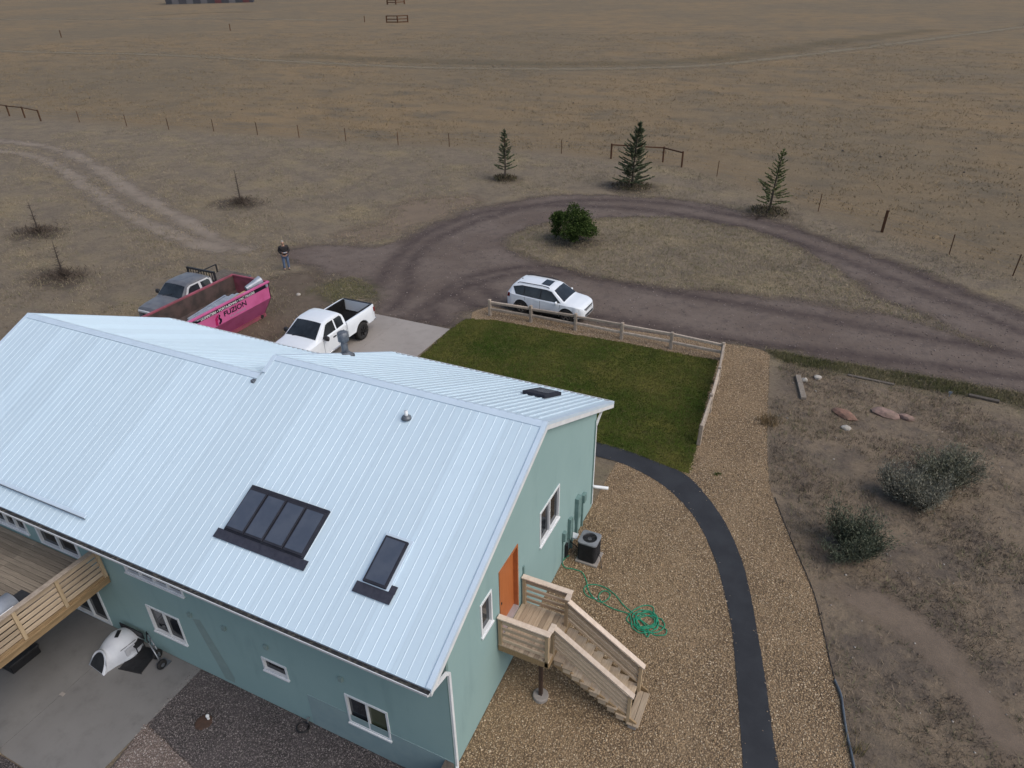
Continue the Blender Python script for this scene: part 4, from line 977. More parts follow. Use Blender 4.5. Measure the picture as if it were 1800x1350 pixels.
def suv():
    a, b = px(915,551), px(996,568); d = b-a; rz = math.atan2(d[1], d[0]); c = (a+b)/2
    n = np.array((-math.sin(rz), math.cos(rz))); c2 = c[:2]+n*.82
    T = thing('parked_suv', 'white compact suv with sunroof parked by the split rail fence', 'suv', (c2[0], c2[1], float(G(*c2))+.006), rz)
    W = [(-1.30,.37),(1.30,.37)]
    bd = Body(T=[(-2.22,.72),(-2.19,1.02),(-2.10,1.16),(-1.88,1.50),(-1.72,1.60),(-1.3,1.645),(-.4,1.66),(.25,1.62),(.48,1.555),(1.15,1.09),(1.25,1.06),(1.6,1.02),(2.0,.93),(2.15,.84),(2.22,.62)],
              hw=[(-2.22,.68),(-2.15,.80),(-1.9,.88),(-1.2,.905),(1.3,.905),(1.8,.86),(2.08,.74),(2.22,.58)], belt=[(-2.22,1.1),(-1.5,1.07),(.5,1.0),(1.2,.985),(2.22,.95)],
              sill=[(-2.22,.38),(-1.8,.30),(1.8,.28),(2.22,.34)], wheels=W, arch=.42)
    autosmooth(obj('body', bd.mesh(-2.22, 2.22, 110), 'carwhite', T), 35)
    obj('underbody', B().box(-2.0,2.0,-.76,.76,.22,.5), 'trim', T)
    for sg in (-1, 1):
        obj('window_trim', bd.sidepoly([(-1.82,1.44),(-1.62,1.09),(-.3,1.04),(.98,1.03),(.40,1.50),(.1,1.555),(-1.3,1.565)], sg, .010), 'trim', T)
        for P in ([(-1.76,1.42),(-1.60,1.12),(-1.16,1.10),(-1.16,1.53),(-1.35,1.53)], [(-1.11,1.10),(-.22,1.07),(-.22,1.535),(-1.11,1.53)], [(-.16,1.07),(.90,1.06),(.38,1.47),(.1,1.525),(-.16,1.535)]):
            obj('side_window', bd.sidepoly(P, sg, .020), 'carglass', T)
        obj('door_seam', bd.sidepoly([(-.2,.40),(-.185,.40),(-.185,1.0),(-.2,1.0)], sg, .004), 'trim', T); obj('door_seam', bd.sidepoly([(.86,.40),(.875,.40),(.955,.95),(.94,.95)], sg, .004), 'trim', T); obj('door_seam', bd.sidepoly([(-.96,.52),(-.945,.52),(-1.1,1.03),(-1.115,1.03)], sg, .004), 'trim', T)
        obj('sill_trim', bd.sidepoly([(-.88,.30),(.88,.30),(.9,.40),(-.9,.40)], sg, .012), 'trim', T)
        obj('door_handle', B().box(-.45,-.25,sg*.90-.012,sg*.90+.022,.90,.935), 'carwhite', T); obj('door_handle', B().box(.55,.75,sg*.90-.012,sg*.90+.022,.88,.915), 'carwhite', T)
        obj('tail_light', bd.sidepoly([(-2.15,.86),(-1.98,.88),(-1.96,1.08),(-2.10,1.10)], sg, .012), 'redlens', T)
        obj('roof_rail', B().tube([(-1.62,sg*.60,1.60),(-1.5,sg*.60,1.685),(-.2,sg*.60,1.70),(.15,sg*.60,1.665),(.22,sg*.60,1.62)], .02, 6), 'trim', T, True)
        for x, z in W:
            P = [(x+.43*math.cos(t), z+.43*math.sin(t)) for t in np.linspace(.05, math.pi-.05, 14)]
            obj('wheel_arch', B().tube([(px_, sg*(bd.y(px_, max(pz, .4))+.0), pz) for px_, pz in P], .028, 5), 'trim', T)
            wheel(T, x, sg*.79, .37, .22, .24)
        mirror(T, .78, sg*1.02, 1.08, 'carwhite', 1.0)
    obj('windshield', bd.toppatch(.50, 1.13, .58, .76), 'carglass', T, True); obj('rear_window', bd.toppatch(-2.07, -1.86, .60, .55), 'carglass', T, True)
    obj('sunroof', bd.toppatch(-.36, .12, .36, .36, .006), 'carglass', T, True)
    obj('grille', B().box(2.10,2.222,-.42,.42,.67,.79), 'trim', T, bevel=.02)
    for k in range(7): obj('grille_slot', B().box(2.2,2.232,-.38+k*.115,-.325+k*.115,.685,.775), 'silvertrim', T)
    for sg in (-1, 1): obj('headlight', B().beam((2.165,sg*.45,.745),(1.93,sg*.765,.80),.10,.13), 'lens', T, bevel=.02); obj('fog_light', B().beam((2.17,sg*.52,.50),(2.09,sg*.66,.50),.05,.08), 'trim', T)
    obj('lower_intake', B().box(2.08,2.235,-.5,.5,.36,.5), 'trim', T, bevel=.02); obj('rear_bumper', B().box(-2.25,-2.1,-.7,.7,.36,.52), 'trim', T, bevel=.02)
    T.scale = (.965,.965,.965)
    obj('antenna', B().lathe([(.05,0),(.035,.03),(.005,.06)], (-1.62,0,1.62), 8), 'trim', T)
suv()

def pickup(name, label, loc, rz, paint, trim2, cabT, hw, wx, wr, bed, glassx, **k):
    T = thing(name, label, 'pickup truck', loc, rz)
    W = [(wx[0], wr), (wx[1], wr)]
    sill = [(-3,.50),(3,.50)]
    bd = Body(T=cabT, hw=hw, belt=k['belt'], sill=sill, wheels=W, arch=wr+.08, tumble=.27, roofin=.13)
    x0, x1 = cabT[0][0], cabT[-1][0]
    autosmooth(obj('body', bd.mesh(x0, x1, 90), paint, T), 35)
    obj('chassis', B().box(-2.7,2.5,-.55,.55,.38,.72), 'trim', T)
    g = glassx
    for sg in (-1, 1):
        for P in k['windows']: obj('side_window', bd.sidepoly(P, sg, .007), 'carglass', T)
        for xs_ in k['seams']: obj('door_seam', bd.sidepoly([(xs_,.60),(xs_+.014,.60),(xs_+.014,1.2),(xs_,1.2)], sg, .004), 'trim', T)
        for xh in k['handles']: obj('door_handle', B().box(xh,xh+.2,sg*bd.y(xh,1.1)-.012,sg*bd.y(xh,1.1)+.03,1.08,1.13), k.get('handmat','trim'), T)
        obj('headlight', bd.sidepoly(k['lamp'], sg, .012), 'lens', T)
        if k.get('fend'): obj('fender_badge', bd.sidepoly([(1.95,1.06),(2.3,1.05),(2.3,1.065),(1.95,1.075)], sg, .004), 'trim', T)
        for x, z in W: wheel(T, x, sg*(hw[len(hw)//2][1]-.12), wr, .30, wr*.62, k.get('rim','rim'), 6)
        mirror(T, k['mirror'], sg*1.13, k['mz'], k.get('mirmat','trim'), 1.5)
        if k.get('pillar'): obj('window_surround', bd.sidepoly(k['pillar'], sg, .004), trim2, T)
    obj('windshield', bd.toppatch(*g), 'carglass', T, True)
    obj('wiper', B().beam((g[1]+.02,-.45,bd.ztop(g[1]+.02,0)+.0),(g[1]-.1,.15,bd.ztop(g[1]-.1,0)+.02),.02,.02), 'trim', T)
    obj('bumper', B().box(x1-.06,x1+.08,-.9,.9,.48,.72), k.get('bump','trim'), T, bevel=.03); obj('grille', B().box(x1-.10,x1+.03,-.5,.5,.78,1.02), 'trim', T, bevel=.02)
    return T, bd

def white_pickup():
    T, bd = pickup('parked_pickup', 'white crew cab pickup with black bed liner on the concrete pad', (-15.08,14.62,.728), -math.pi/2, 'carwhite', 'carwhite',
        [(-.66,1.62),(-.63,1.78),(-.50,1.88),(-.2,1.93),(.4,1.93),(.65,1.87),(1.42,1.37),(1.55,1.34),(2.2,1.29),(2.65,1.20),(2.82,1.06),(2.88,.82)],
        [(-.66,.965),(0,.985),(1.5,.985),(2.3,.965),(2.7,.88),(2.88,.72)], (-1.76,1.82), .43, None, (.68,1.40,.66,.82),
        belt=[(-.66,1.32),(1.4,1.27),(2.88,1.1)],
        windows=([(-.50,1.36),(.02,1.34),(.02,1.80),(-.40,1.80),(-.50,1.72)], [(.10,1.34),(1.02,1.32),(.60,1.76),(.45,1.80),(.10,1.80)]),
        seams=(.06,-.60,1.05), handles=(-.40,.18), lamp=[(2.55,.98),(2.84,.86),(2.84,1.02),(2.5,1.14)], mirror=1.0, mz=1.35, rim='rimdark', bump='carwhite', fend=True)
    # bed: two flanks, tailgate, head board, liner
    xa, xb, zr = -2.88, -.685, 1.36; W = [(-1.76,.43)]
    for sg in (-1, 1):
        xs = np.linspace(xa, xb, 60); V = []
        for x in xs:
            zb = .58
            if abs(x+1.76) < .52: zb = max(zb, .43+math.sqrt(.52**2-(x+1.76)**2))
            h = .985-max(0, (-2.6-x))*.25
            V += [(x,sg*(h-.03),zb),(x,sg*(h),zb+.03),(x,sg*(h+.0),max(1.0,zb+.05)),(x,sg*(h-.02),zr-.03),(x,sg*(h-.045),zr),(x,sg*(h-.12),zr),(x,sg*(h-.13),zr-.04)]
        F = [(i*7+k, i*7+k+1, (i+1)*7+k+1, (i+1)*7+k) for i in range(59) for k in range(6)]+[tuple(range(7)), tuple(59*7+k for k in range(7))]
        autosmooth(obj('bed_side', B().add(V, F), 'carwhite', T), 40)
        obj('liner', B().box(xa+.08,xb-.02,sg*.80-.05,sg*.80+.05,.80,zr+.012), 'liner', T, bevel=.01)
        obj('tail_light', B().box(xa-.025,xa+.10,sg*.91-.03,sg*.91+.03,1.0,1.24), 'redlens', T, bevel=.01)
        obj('step_bar', B().tube([(-.5,sg*.98,.5),(1.15,sg*.98,.5)], .04, 8), 'chrome', T, True)
    obj('liner_floor', B().box(xa+.05,xb-.02,-.80,.80,.76,.80), 'liner', T); obj('liner_front', B().box(xb-.06,xb-.015,-.8,.8,.80,zr+.012), 'liner', T)
    TG = obj('tailgate', B().box(xa-.03,xa+.05,-.84,.84,.62,zr-.005), 'carwhite', T, bevel=.02); obj('gate_cap', B().box(xa-.035,xa+.055,-.84,.84,zr-.004,zr+.015), 'black', TG)
    obj('rear_bumper', B().box(xa-.14,xa-.02,-.9,.9,.50,.64), 'chrome', T, bevel=.03)
white_pickup()

def silver_pickup():
    T, bd = pickup('work_pickup', 'dusty grey crew cab work truck with flatbed and black headache rack', (-24.1,15.72,.705), -math.pi/2, 'carsilver', 'silvertrim',
        [(-.52,1.66),(-.48,1.84),(-.3,1.93),(.3,1.96),(.85,1.95),(1.08,1.88),(1.62,1.38),(1.75,1.34),(2.4,1.29),(2.78,1.22),(2.88,1.05),(2.92,.8)],
        [(-.52,.93),(0,.95),(1.6,.95),(2.4,.94),(2.8,.90),(2.92,.82)], (-1.9,1.95), .41, None, (1.10,1.60,.66,.80),
        belt=[(-.52,1.32),(1.6,1.28),(2.92,1.15)],
        windows=([(-.36,1.38),(.22,1.37),(.22,1.79),(-.25,1.79),(-.36,1.72)], [(.36,1.37),(1.25,1.36),(.98,1.72),(.85,1.79),(.36,1.80)]),
        seams=(.29,-.45,1.3), handles=(-.2,.45), lamp=[(2.7,1.0),(2.9,.95),(2.9,1.12),(2.7,1.16)], mirror=1.3, mz=1.4, rim='rim', bump='chrome',
        pillar=[(-.48,1.33),(1.42,1.31),(1.05,1.80),(.85,1.86),(-.35,1.86),(-.48,1.76)])
    obj('grille_bar', B().box(2.90,2.99,-.72,.72,1.02,1.14), 'silvertrim', T, bevel=.02)
    FB = obj('flatbed', B().box(-2.95,-.60,-1.02,1.02,.94,1.04), 'galv', T, bevel=.01)
    for k in range(9): obj('plank', B().box(-2.93,-.62,-1.0+k*.222,-1.0+k*.222+.21,1.041,1.065), 'oldwood', FB)
    RK = obj('headache_rack', B().box(-.66,-.58,-.98,-.90,1.04,1.98).box(-.66,-.58,.90,.98,1.04,1.98).box(-.67,-.57,-.98,.98,1.98,2.06).box(-.66,-.58,-.9,.9,1.5,1.56), 'trim', T)
    for k in range(9): obj('rack_bar', B().box(-.635,-.605,-.75+k*.185,-.72+k*.185,1.56,1.98), 'trim', RK)
    obj('stake', B().beam((-2.5,-.98,1.05),(-2.5,-.98,1.5),.06,.06).beam((-.7,-.98,1.5),(-2.5,-.98,1.5),.05,.05), 'trim', T)
silver_pickup()

# ================================================================== dumpster
def text_mesh(name, body, size, mt, parent, origin, bold=.0, width=None, spacing=1.0):
    cu = bpy.data.curves.new(name, 'FONT'); cu.body = body; cu.size = size; cu.extrude = .003; cu.offset = bold; cu.space_character = spacing
    o = bpy.data.objects.new(name, cu); COL.objects.link(o); dg = bpy.context.evaluated_depsgraph_get()
    me = bpy.data.meshes.new_from_object(o.evaluated_get(dg)); bpy.data.objects.remove(o)
    n = len(me.vertices); c = np.empty(n*3); me.vertices.foreach_get('co', c); c = c.reshape(-1, 3)
    if width: c[:,0] *= width/(c[:,0].max()-c[:,0].min())
    out = np.column_stack([c[:,2], c[:,0], c[:,1]])            # plane facing +x: text runs along +y
    me.vertices.foreach_set('co', out.ravel()); me.materials.clear(); me.materials.append(MT[mt])
    q = obj(name, me, None, parent); q.location = origin; return q
def dumpster():
    cx, y0, y1, zg = -20.93, 10.25, 16.55, .70
    T = thing('pink_dumpster', 'bright pink roll-off dumpster filled with scrap beside the grey truck', 'dumpster', (cx, y0, zg))
    L = y1-y0; hwT, hwB, zk, zt, z0 = 1.17, .52, 1.15, 1.96, .16
    prof = [(-hwB,z0),(hwB,z0),(hwT,zk),(hwT,zt),(hwT-.05,zt),(hwT-.05,zk+.03),(hwB-.03,z0+.05),(-hwB+.03,z0+.05),(-hwT+.05,zk+.03),(-hwT+.05,zt),(-hwT,zt),(-hwT,zk)]
    n = len(prof)
    def shell(i0, i1, mt, name): 
        b = B(); idx = list(range(i0, i1+1)); V = [(prof[i][0],0,prof[i][1]) for i in idx]+[(prof[i][0],L,prof[i][1]) for i in idx]; m_ = len(idx)
        b.add(V, [(k,k+1,m_+k+1,m_+k) for k in range(m_-1)]); return obj(name, b, mt, T, fix=False)
    b = B().add([(x,0,z) for x, z in [(-hwT,zt),(-hwT,zk),(-hwB,z0),(hwB,z0),(hwT,zk),(hwT,zt)]]+[(x,L,z) for x, z in [(-hwT,zt),(-hwT,zk),(-hwB,z0),(hwB,z0),(hwT,zk),(hwT,zt)]], [(k,k+1,k+7,k+6) for k in range(5)])
    obj('shell', b, 'pink', T)
    w_ = .05
    inn = [(-hwT+w_,zt),(-hwT+w_,zk+.03),(-hwB+.03,z0+.06),(hwB-.03,z0+.06),(hwT-w_,zk+.03),(hwT-w_,zt)]
    obj('liner', B().add([(x,.05,z) for x, z in inn]+[(x,L-.05,z) for x, z in inn], [(k,k+1,k+7,k+6) for k in range(5)]), 'binside', T)
    pe = [(-hwT,zt),(-hwT,zk),(-hwB,z0),(hwB,z0),(hwT,zk),(hwT,zt)]
    obj('end_panel', B().prism(pe, lambda a,c,t: (a,t,c), -.0, .05), 'pinkrust', T); obj('end_panel', B().prism(pe, lambda a,c,t: (a,t,c), L-.05, L+.0), 'pinkrust', T)
    for sg in (-1, 1): obj('top_rail', B().box(sg*hwT-.06,sg*hwT+.06,-.02,L+.02,zt,zt+.09), 'pinkrust' if sg < 0 else 'pink', T, bevel=.01)
    obj('top_rail', B().box(-hwT+.07,hwT-.07,L-.08,L+.03,zt,zt+.09), 'pinkrust', T, bevel=.01); obj('top_rail', B().box(-hwT+.07,hwT-.07,-.03,.08,zt,zt+.09), 'pinkrust', T, bevel=.01)
    obj('bottom_rail', B().box(hwB-.08,hwB+.06,-.0,L,.0,z0+.02), 'pinkrust', T); obj('bottom_rail', B().box(-hwB-.06,-hwB+.08,-.0,L,.0,z0+.02), 'pinkrust', T)
    for y in (.25, L-.3): obj('roller', B().lathe([(.09,-.08),(.09,.08)], (hwB+.02,y,.10), 12, 'x'), 'trim', T)
    obj('hook_post', B().box(-.1,.1,L,L+.12,.9,1.9), 'pinkrust', T)
    obj('tarp_lug', B().lathe([(.08,-.02),(.08,.06)], (hwT,L-.18,zt-.1), 10, 'x'), 'junk', T)
    # lettering on the flank facing the house
    X = hwT+.004; f = lambda y: y-y0
    obj('stripe', B().box(X-.003,X+.003,f(11.6),f(16.42),1.76,1.93), 'ink', T)
    text_mesh('lettering', 'DUMPSTERS \u2022 PORTA-JOHNS \u2022 VAC TRUCKS', .16, 'inkw', T, (X+.004, f(12.1), 1.785), .004, 3.42)
    text_mesh('brand_name', 'FUZION', .34, 'ink', T, (X, f(13.42), 1.43), .008, 1.46)
    text_mesh('brand_line', 'FIELD SERVICES', .13, 'inkg', T, (X, f(13.76), 1.25), .001, 1.02)
    def sign(name, P, mt): obj(name, B().prism([(a+f(12.86), c+1.16) for a, c in P], lambda a,c,t: (t,a,c), X-.002, X+.005), mt, T)
    sign('emblem', [(.0,.06),(.02,.36),(.20,.52),(.24,.42),(.13,.33),(.22,.29),(.12,.22),(.14,.0)], 'magenta')
    sign('emblem', [(.27,.52),(.36,.44),(.30,.34),(.40,.22),(.37,.10),(.20,.0),(.19,.10),(.28,.18),(.25,.26),(.21,.35),(.27,.42)], 'ink')
    # the load: scrap standing in the bin, each piece a thing
    def scrap(name, b, mt, label, cat, grp=None): tag(obj(name, b, mt), label, cat, grp)
    xw = cx+hwT
    zq = lambda x, y, z: Vector(at(340+x/12.857, 490+y/12.857, z))
    for k, (a_, b_, w2, l) in enumerate((((-120,905),(720,372),.09,'narrow pale metal strip, farthest from the flank lettering, in the dumpster'),((-120,950),(760,395),.10,'pale metal strip second from the far side in the dumpster'),
            ((-60,960),(800,400),.11,'pale metal strip in the middle of the bundle in the dumpster'),((0,965),(900,350),.13,'pale metal strip second nearest the lettering in the dumpster'),((60,960),(1010,330),.15,'widest pale metal strip nearest the lettering in the dumpster'))):
        scrap('aluminium_strip', B().beam(zq(*a_,2.68-.02*k), zq(*b_,2.68-.015*k), w2, .03), 'junk', l, 'metal strip', 'metal strips in the dumpster')
    scrap('scrap_board', B().beam(zq(700,570,2.60), zq(1190,285,2.62), .26, .03), 'junkwood', 'tan board in the dumpster beside the metal strips', 'board')
    p_, q_ = zq(1190,230,2.66), zq(1520,30,2.86); d_ = (q_-p_).normalized()
    scrap('rolled_sheet', B().tube([p_+(q_-p_)*t for t in (0,.5,1)], [.13,.18,.24], 14), 'junk', 'pale rolled sheet sticking out of the dumpster end', 'metal roll')
    X = np.column_stack([rng.uniform(cx-.62, cx+.62, 260), rng.uniform(y0+.3, y1-.4, 260)])
    V = stones('scrap_heap', X, .2, .6, [(.05,.04,.038),(.09,.07,.06),(.035,.03,.03),(.14,.12,.11),(.06,.03,.03)], zoff=.95); tag(V, 'dark heap of scrap inside the pink dumpster', 'scrap')
    for p in V.data.vertices: p.co.z += .25*math.sin(p.co.x*3)*.3
    obj('load_bed', B().box(-.95,.95,.1,L-.1,.85,.98), 'binside', T)
dumpster()

# ================================================================== person
def skin(name, pts, edges, mt, parent, root=0, sub=1):
    me = bpy.data.meshes.new(name); me.from_pydata([p[:3] for p in pts], edges, [])
    o = bpy.data.objects.new(name, me); COL.objects.link(o)
    md = o.modifiers.new('s', 'SKIN'); md.use_smooth_shade = True
    for i, p in enumerate(pts):
        r = p[3]; r = (r, r) if np.isscalar(r) else r
        me.skin_vertices[0].data[i].radius = r; me.skin_vertices[0].data[i].use_root = (i == root)
    sb = o.modifiers.new('u', 'SUBSURF'); sb.levels = sb.render_levels = sub
    bpy.context.view_layer.update(); dg = bpy.context.evaluated_depsgraph_get()
    m2 = bpy.data.meshes.new_from_object(o.evaluated_get(dg)); m2.materials.clear(); m2.materials.append(MT[mt])
    bpy.data.objects.remove(o); m2.polygons.foreach_set('use_smooth', [True]*len(m2.polygons))
    q = obj(name, m2, None, parent); return q
def person():
    p = px(505, 474); face = math.atan2(CAM[1]-p[1], CAM[0]-p[0])
    T = thing('person', 'person in black jacket and blue jeans standing on the gravel', 'person', (p[0], p[1], p[2]+.004), face-math.pi/2+.12)
    # local frame: +y faces the viewer, x to the person's right side seen from the front
    P = [(0,0,.98,.12),(0,-.01,1.15,.115),(0,-.01,1.34,(.15,.10)),(0,0,1.47,.075),(0,.01,1.56,.06),(0,.04,1.66,(.085,.10)),(0,.03,1.74,(.08,.095)),
         (.19,-.01,1.42,.07),(.26,-.02,1.18,.052),(.13,.22,1.12,.042),(.05,.30,1.14,.04),
         (-.19,-.01,1.42,.07),(-.26,-.02,1.18,.052),(-.13,.22,1.12,.042),(-.05,.30,1.14,.04),
         (.10,0,.88,.10),(.12,.02,.50,.065),(.13,-.01,.10,.05),(.13,.12,.04,.042),(-.10,0,.88,.10),(-.12,.02,.50,.065),(-.13,-.01,.10,.05),(-.13,.12,.04,.042)]
    E_ = [(0,1),(1,2),(2,3),(3,4),(4,5),(5,6),(2,7),(7,8),(8,9),(9,10),(2,11),(11,12),(12,13),(13,14),(0,15),(15,16),(16,17),(17,18),(0,19),(19,20),(20,21),(21,22)]
    for s_, w_ in ((1, 10), (-1, 14)):                       # four fingers and a thumb on each hand
        for k in range(4):
            i = len(P); P += [(s_*(.045-.012*k),.335+.006*k,1.155-.012*k,.010),(s_*(.022-.012*k),.358,1.15-.014*k,.009)]; E_ += [(w_,i),(i,i+1)]
        i = len(P); P += [(s_*.06,.315,1.18,.011),(s_*.03,.335,1.195,.010)]; E_ += [(w_,i),(i,i+1)]
    skin('body', P, E_, 'skin', T)
    J = [(0,0,.90,.19),(0,-.01,1.13,.185),(0,-.01,1.34,(.215,.15)),(0,0,1.46,.12),(.20,-.01,1.41,.115),(.27,-.02,1.17,.10),(.13,.23,1.12,.085),(-.20,-.01,1.41,.115),(-.27,-.02,1.17,.10),(-.13,.23,1.12,.085)]
    skin('jacket', J, [(0,1),(1,2),(2,3),(2,4),(4,5),(5,6),(2,7),(7,8),(8,9)], 'jacket', T)
    L = [(0,0,.97,.155),(.10,0,.86,.115),(.12,.02,.50,.085),(.13,-.01,.08,.07),(-.10,0,.86,.115),(-.12,.02,.50,.085),(-.13,-.01,.08,.07)]
    skin('jeans', L, [(0,1),(1,2),(2,3),(0,4),(4,5),(5,6)], 'jeans', T)
    for s_ in (1,-1): skin('shoe', [(s_*.13,-.05,.05,.05),(s_*.135,.06,.045,.05),(s_*.14,.15,.04,.042)], [(0,1),(1,2)], 'shoe', T)
    skin('hair', [(0,-.02,1.68,(.085,.075)),(0,0,1.76,(.09,.09)),(0,.03,1.79,(.075,.08))], [(0,1),(1,2)], 'hairgrey', T)
    f = B().lathe([(.004,0),(.012,.015),(.016,.03)], (0,.135,1.63), 6); obj('nose', f, 'skin', T)
    for s_ in (1,-1): obj('eye', B().lathe([(.002,-.008),(.012,0),(.002,.008)], (s_*.035,.128,1.675), 8, 'y'), 'black', T)
    for s_ in (1,-1): obj('ear', B().lathe([(.008,-.02),(.022,0),(.008,.02)], (s_*.088,.02,1.665), 8), 'skin', T)
    obj('mouth', B().box(-.025,.025,.122,.132,1.598,1.606), 'barnred', T)
    c = T.matrix_world; bpy.context.view_layer.update(); c = T.matrix_world @ Vector((0,.345,1.165))
    K = thing('remote_controller', 'grey handheld controller held by the person', 'controller', c, T.rotation_euler.z)
    obj('shell', B().box(-.10,.10,-.02,.05,-.02,.03), 'junk', K, bevel=.012); obj('stick', B().tube([(-.06,.01,.03),(-.06,.01,.06)], .008, 6), 'black', K); obj('stick', B().tube([(.06,.01,.03),(.06,.01,.06)], .008, 6), 'black', K)
person()
# ================================================================== fences
def split_rail():
    N = [(-9.75,21.25),(-7.5,21.35),(-5.15,21.4),(-2.8,21.4),(-.4,21.35),(1.95,21.25)]
    Ea = [(2.2,18.95),(2.35,16.65),(2.45,14.3)]
    T = thing('split_rail_fence', 'weathered two-rail wooden fence around the lawn', 'fence', (-9.75,21.25,.7))
    P = N+Ea; o = Vector((-9.75,21.25,.7))
    for x, y in P:
        h = .90+random.uniform(-.04,.04); b = B()
        b.beam((x-o.x,y-o.y,-.05),(x-o.x+random.uniform(-.02,.02),y-o.y,h),.17,.15,taper=.9); obj('post', b, 'greywood', T, bevel=.015)
    for (xa, ya), (xb, yb) in zip(P[:-1], P[1:]):
        for z in (.36, .74):
            s_ = random.uniform(-.03,.03); d_ = Vector((xb-xa, yb-ya, 0)).normalized()*.07
            obj('rail', B().beam((xa-o.x-d_.x,ya-o.y-d_.y,z+s_),(xb-o.x+d_.x,yb-o.y+d_.y,z-s_),.09,.125), 'greywood', T, bevel=.015)
split_rail()

def wire_fence():
    pts = [(0,197),(140,215),(223,222),(297,228),(376,231),(453,237),(526,242),(608,248),(700,255),(790,258),(888,263),(987,270),(1075,278),(1197,293),(1260,310),(1438,372),(1550,408),(1668,448),(1780,485),(1920,535)]
    W = [px(*p) for p in pts]; W = [Vector((-125, 49, .7))]+[Vector(p) for p in W]
    T = thing('wire_fence', 'long wire fence on thin rusty posts along the pasture edge', 'fence', tuple(W[1]))
    o = W[1]
    for i, p in enumerate(W):
        if i in (13, 14): continue
        q = p-o; fat = abs(p.x-8.13) < .8
        if fat: obj('post', B().beam(q+Vector((0,0,-.05)), q+Vector((.03,.02,1.45)), .17, .17), 'redpost', T)
        else: obj('post', B().beam(q+Vector((0,0,-.05)), q+Vector((random.uniform(-.04,.04),0,1.28)), .055, .055), 'redpost', T)
    for z in (.35,.65,.95,1.18): obj('wire', B().tube([q-o+Vector((0,0,z)) for q in W], .004, 3), 'galv', T)
wire_fence()
def brace(name, label, pix, h, rr=.065, post=.12, rails=(.92,), base=None):
    W = [Vector(px(*p)) for p in pix]; o = W[0]
    T = thing(name, label, 'fence', tuple(o))
    for p in W: obj('post', B().beam(p-o+Vector((0,0,-.05)), p-o+Vector((0,0,h)), post, post), 'redpost', T)
    for a, b in zip(W[:-1], W[1:]):
        for r_ in rails: obj('rail', B().beam(a-o+Vector((0,0,h*r_)), b-o+Vector((0,0,h*r_)), rr*2, rr*2), 'redpost', T)
brace('corner_brace', 'rusty brown brace fence with top rail behind the tallest spruce', [(1074,279),(1165,285),(1198,294)], 1.35, .05, .13)
brace('corner_brace', 'rusty brown brace fence at the left edge of the pasture', [(-25,196),(17,204),(44,207),(72,213)], 1.3, .05, .13)
brace('stock_pen', 'small wooden stock pen far out in the pasture', [(680,40),(699,40),(717,39)], 2.0, .13, .3, (.1,.5,.95))
brace('stock_pen', 'wooden pen at the top of the picture behind the nearer pen', [(681,8),(696,8),(711,7)], 3.0, .18, .45, (.3,.6,.95))
for i, (p, l) in enumerate((((405,54),'lone thin fence post in the far pasture below the dark barn'),((108,66),'lone thin fence post in the far pasture at far left'),((641,39),'lone thin fence post left of the far stock pen'))):
    q = px(*p); o = thing('fence_post', l, 'post', tuple(q)); obj('shaft', B().beam((0,0,-.05),(.05,0,1.7),.17,.17), 'redpost', o); obj('cap', B().box(-.1,.2,-.1,.1,1.7,1.76), 'redpost', o)

def barn():
    a, b = px(292, 8), px(445, 4); d_ = b-a; L = float(np.hypot(d_[0], d_[1])); rz = math.atan2(d_[1], d_[0])
    T = thing('farm_building', 'long dark barn at the top edge beyond the pasture', 'barn', tuple(a), rz)
    obj('wall', B().box(0,L,0,14,0,4.2), 'barn', T)
    obj('roof', B().prism([(-.6,4.0),(7,7.2),(14.6,4.0),(14.6,4.25),(7,7.45),(-.6,4.25)], lambda p,z,t: (t,p,z), -.5, L+.5), 'barnroof', T)
    for k in range(6):
        x = 3+k*(L-8)/5; dd = obj('door', B().box(x,x+3.2,-.1,-.01,0,3.2), 'barnred' if k in (3,5) else 'barnroof', T); obj('door_rail', B().box(x-.2,x+3.4,-.16,-.1,3.2,3.4), 'galv', dd)
    c = px(388, 5); o = thing('farm_trailer', 'small white trailer in front of the far barn', 'trailer', tuple(c), rz)
    obj('box', B().box(-2,2,-1,1,.5,2.4), 'white', o, bevel=.1); obj('drawbar', B().beam((2,0,.6),(3.2,0,.6),.12,.12), 'trim', o)
    for x in (-.6,.6): obj('wheel', B().lathe([(.35,-.1),(.35,.1)], (x,-1,.35), 12, 'y'), 'tyre', o)
barn()

# ================================================================== plants
def leaf_mesh(name, C, D, ln, wd, cols, parent, kind=None, shade=None):
    """two-triangle leaves at C pointing along D"""
    n = len(C); D = D/np.linalg.norm(D, axis=1)[:, None]
    r = rng.normal(0, 1, (n, 3)); S_ = np.cross(D, r); S_ /= np.linalg.norm(S_, axis=1)[:, None]
    l = (ln*rng.uniform(.6, 1.3, n))[:, None]; w_ = (wd*rng.uniform(.6, 1.3, n))[:, None]
    V = np.stack([C-S_*w_*.2, C+D*l*.5-S_*w_*.5, C+D*l, C+D*l*.5+S_*w_*.5], 1).reshape(-1, 3)
    cols = np.array(cols); c = cols[rng.integers(0, len(cols), n)]*rng.uniform(.7, 1.3, (n, 1))
    me = np_mesh(name, V, np.arange(4*n).reshape(-1, 4), 'leafcol', np.repeat(c, 4, 0)); o = obj(name, me, None, parent)
    if kind: o['kind'] = kind
    return o
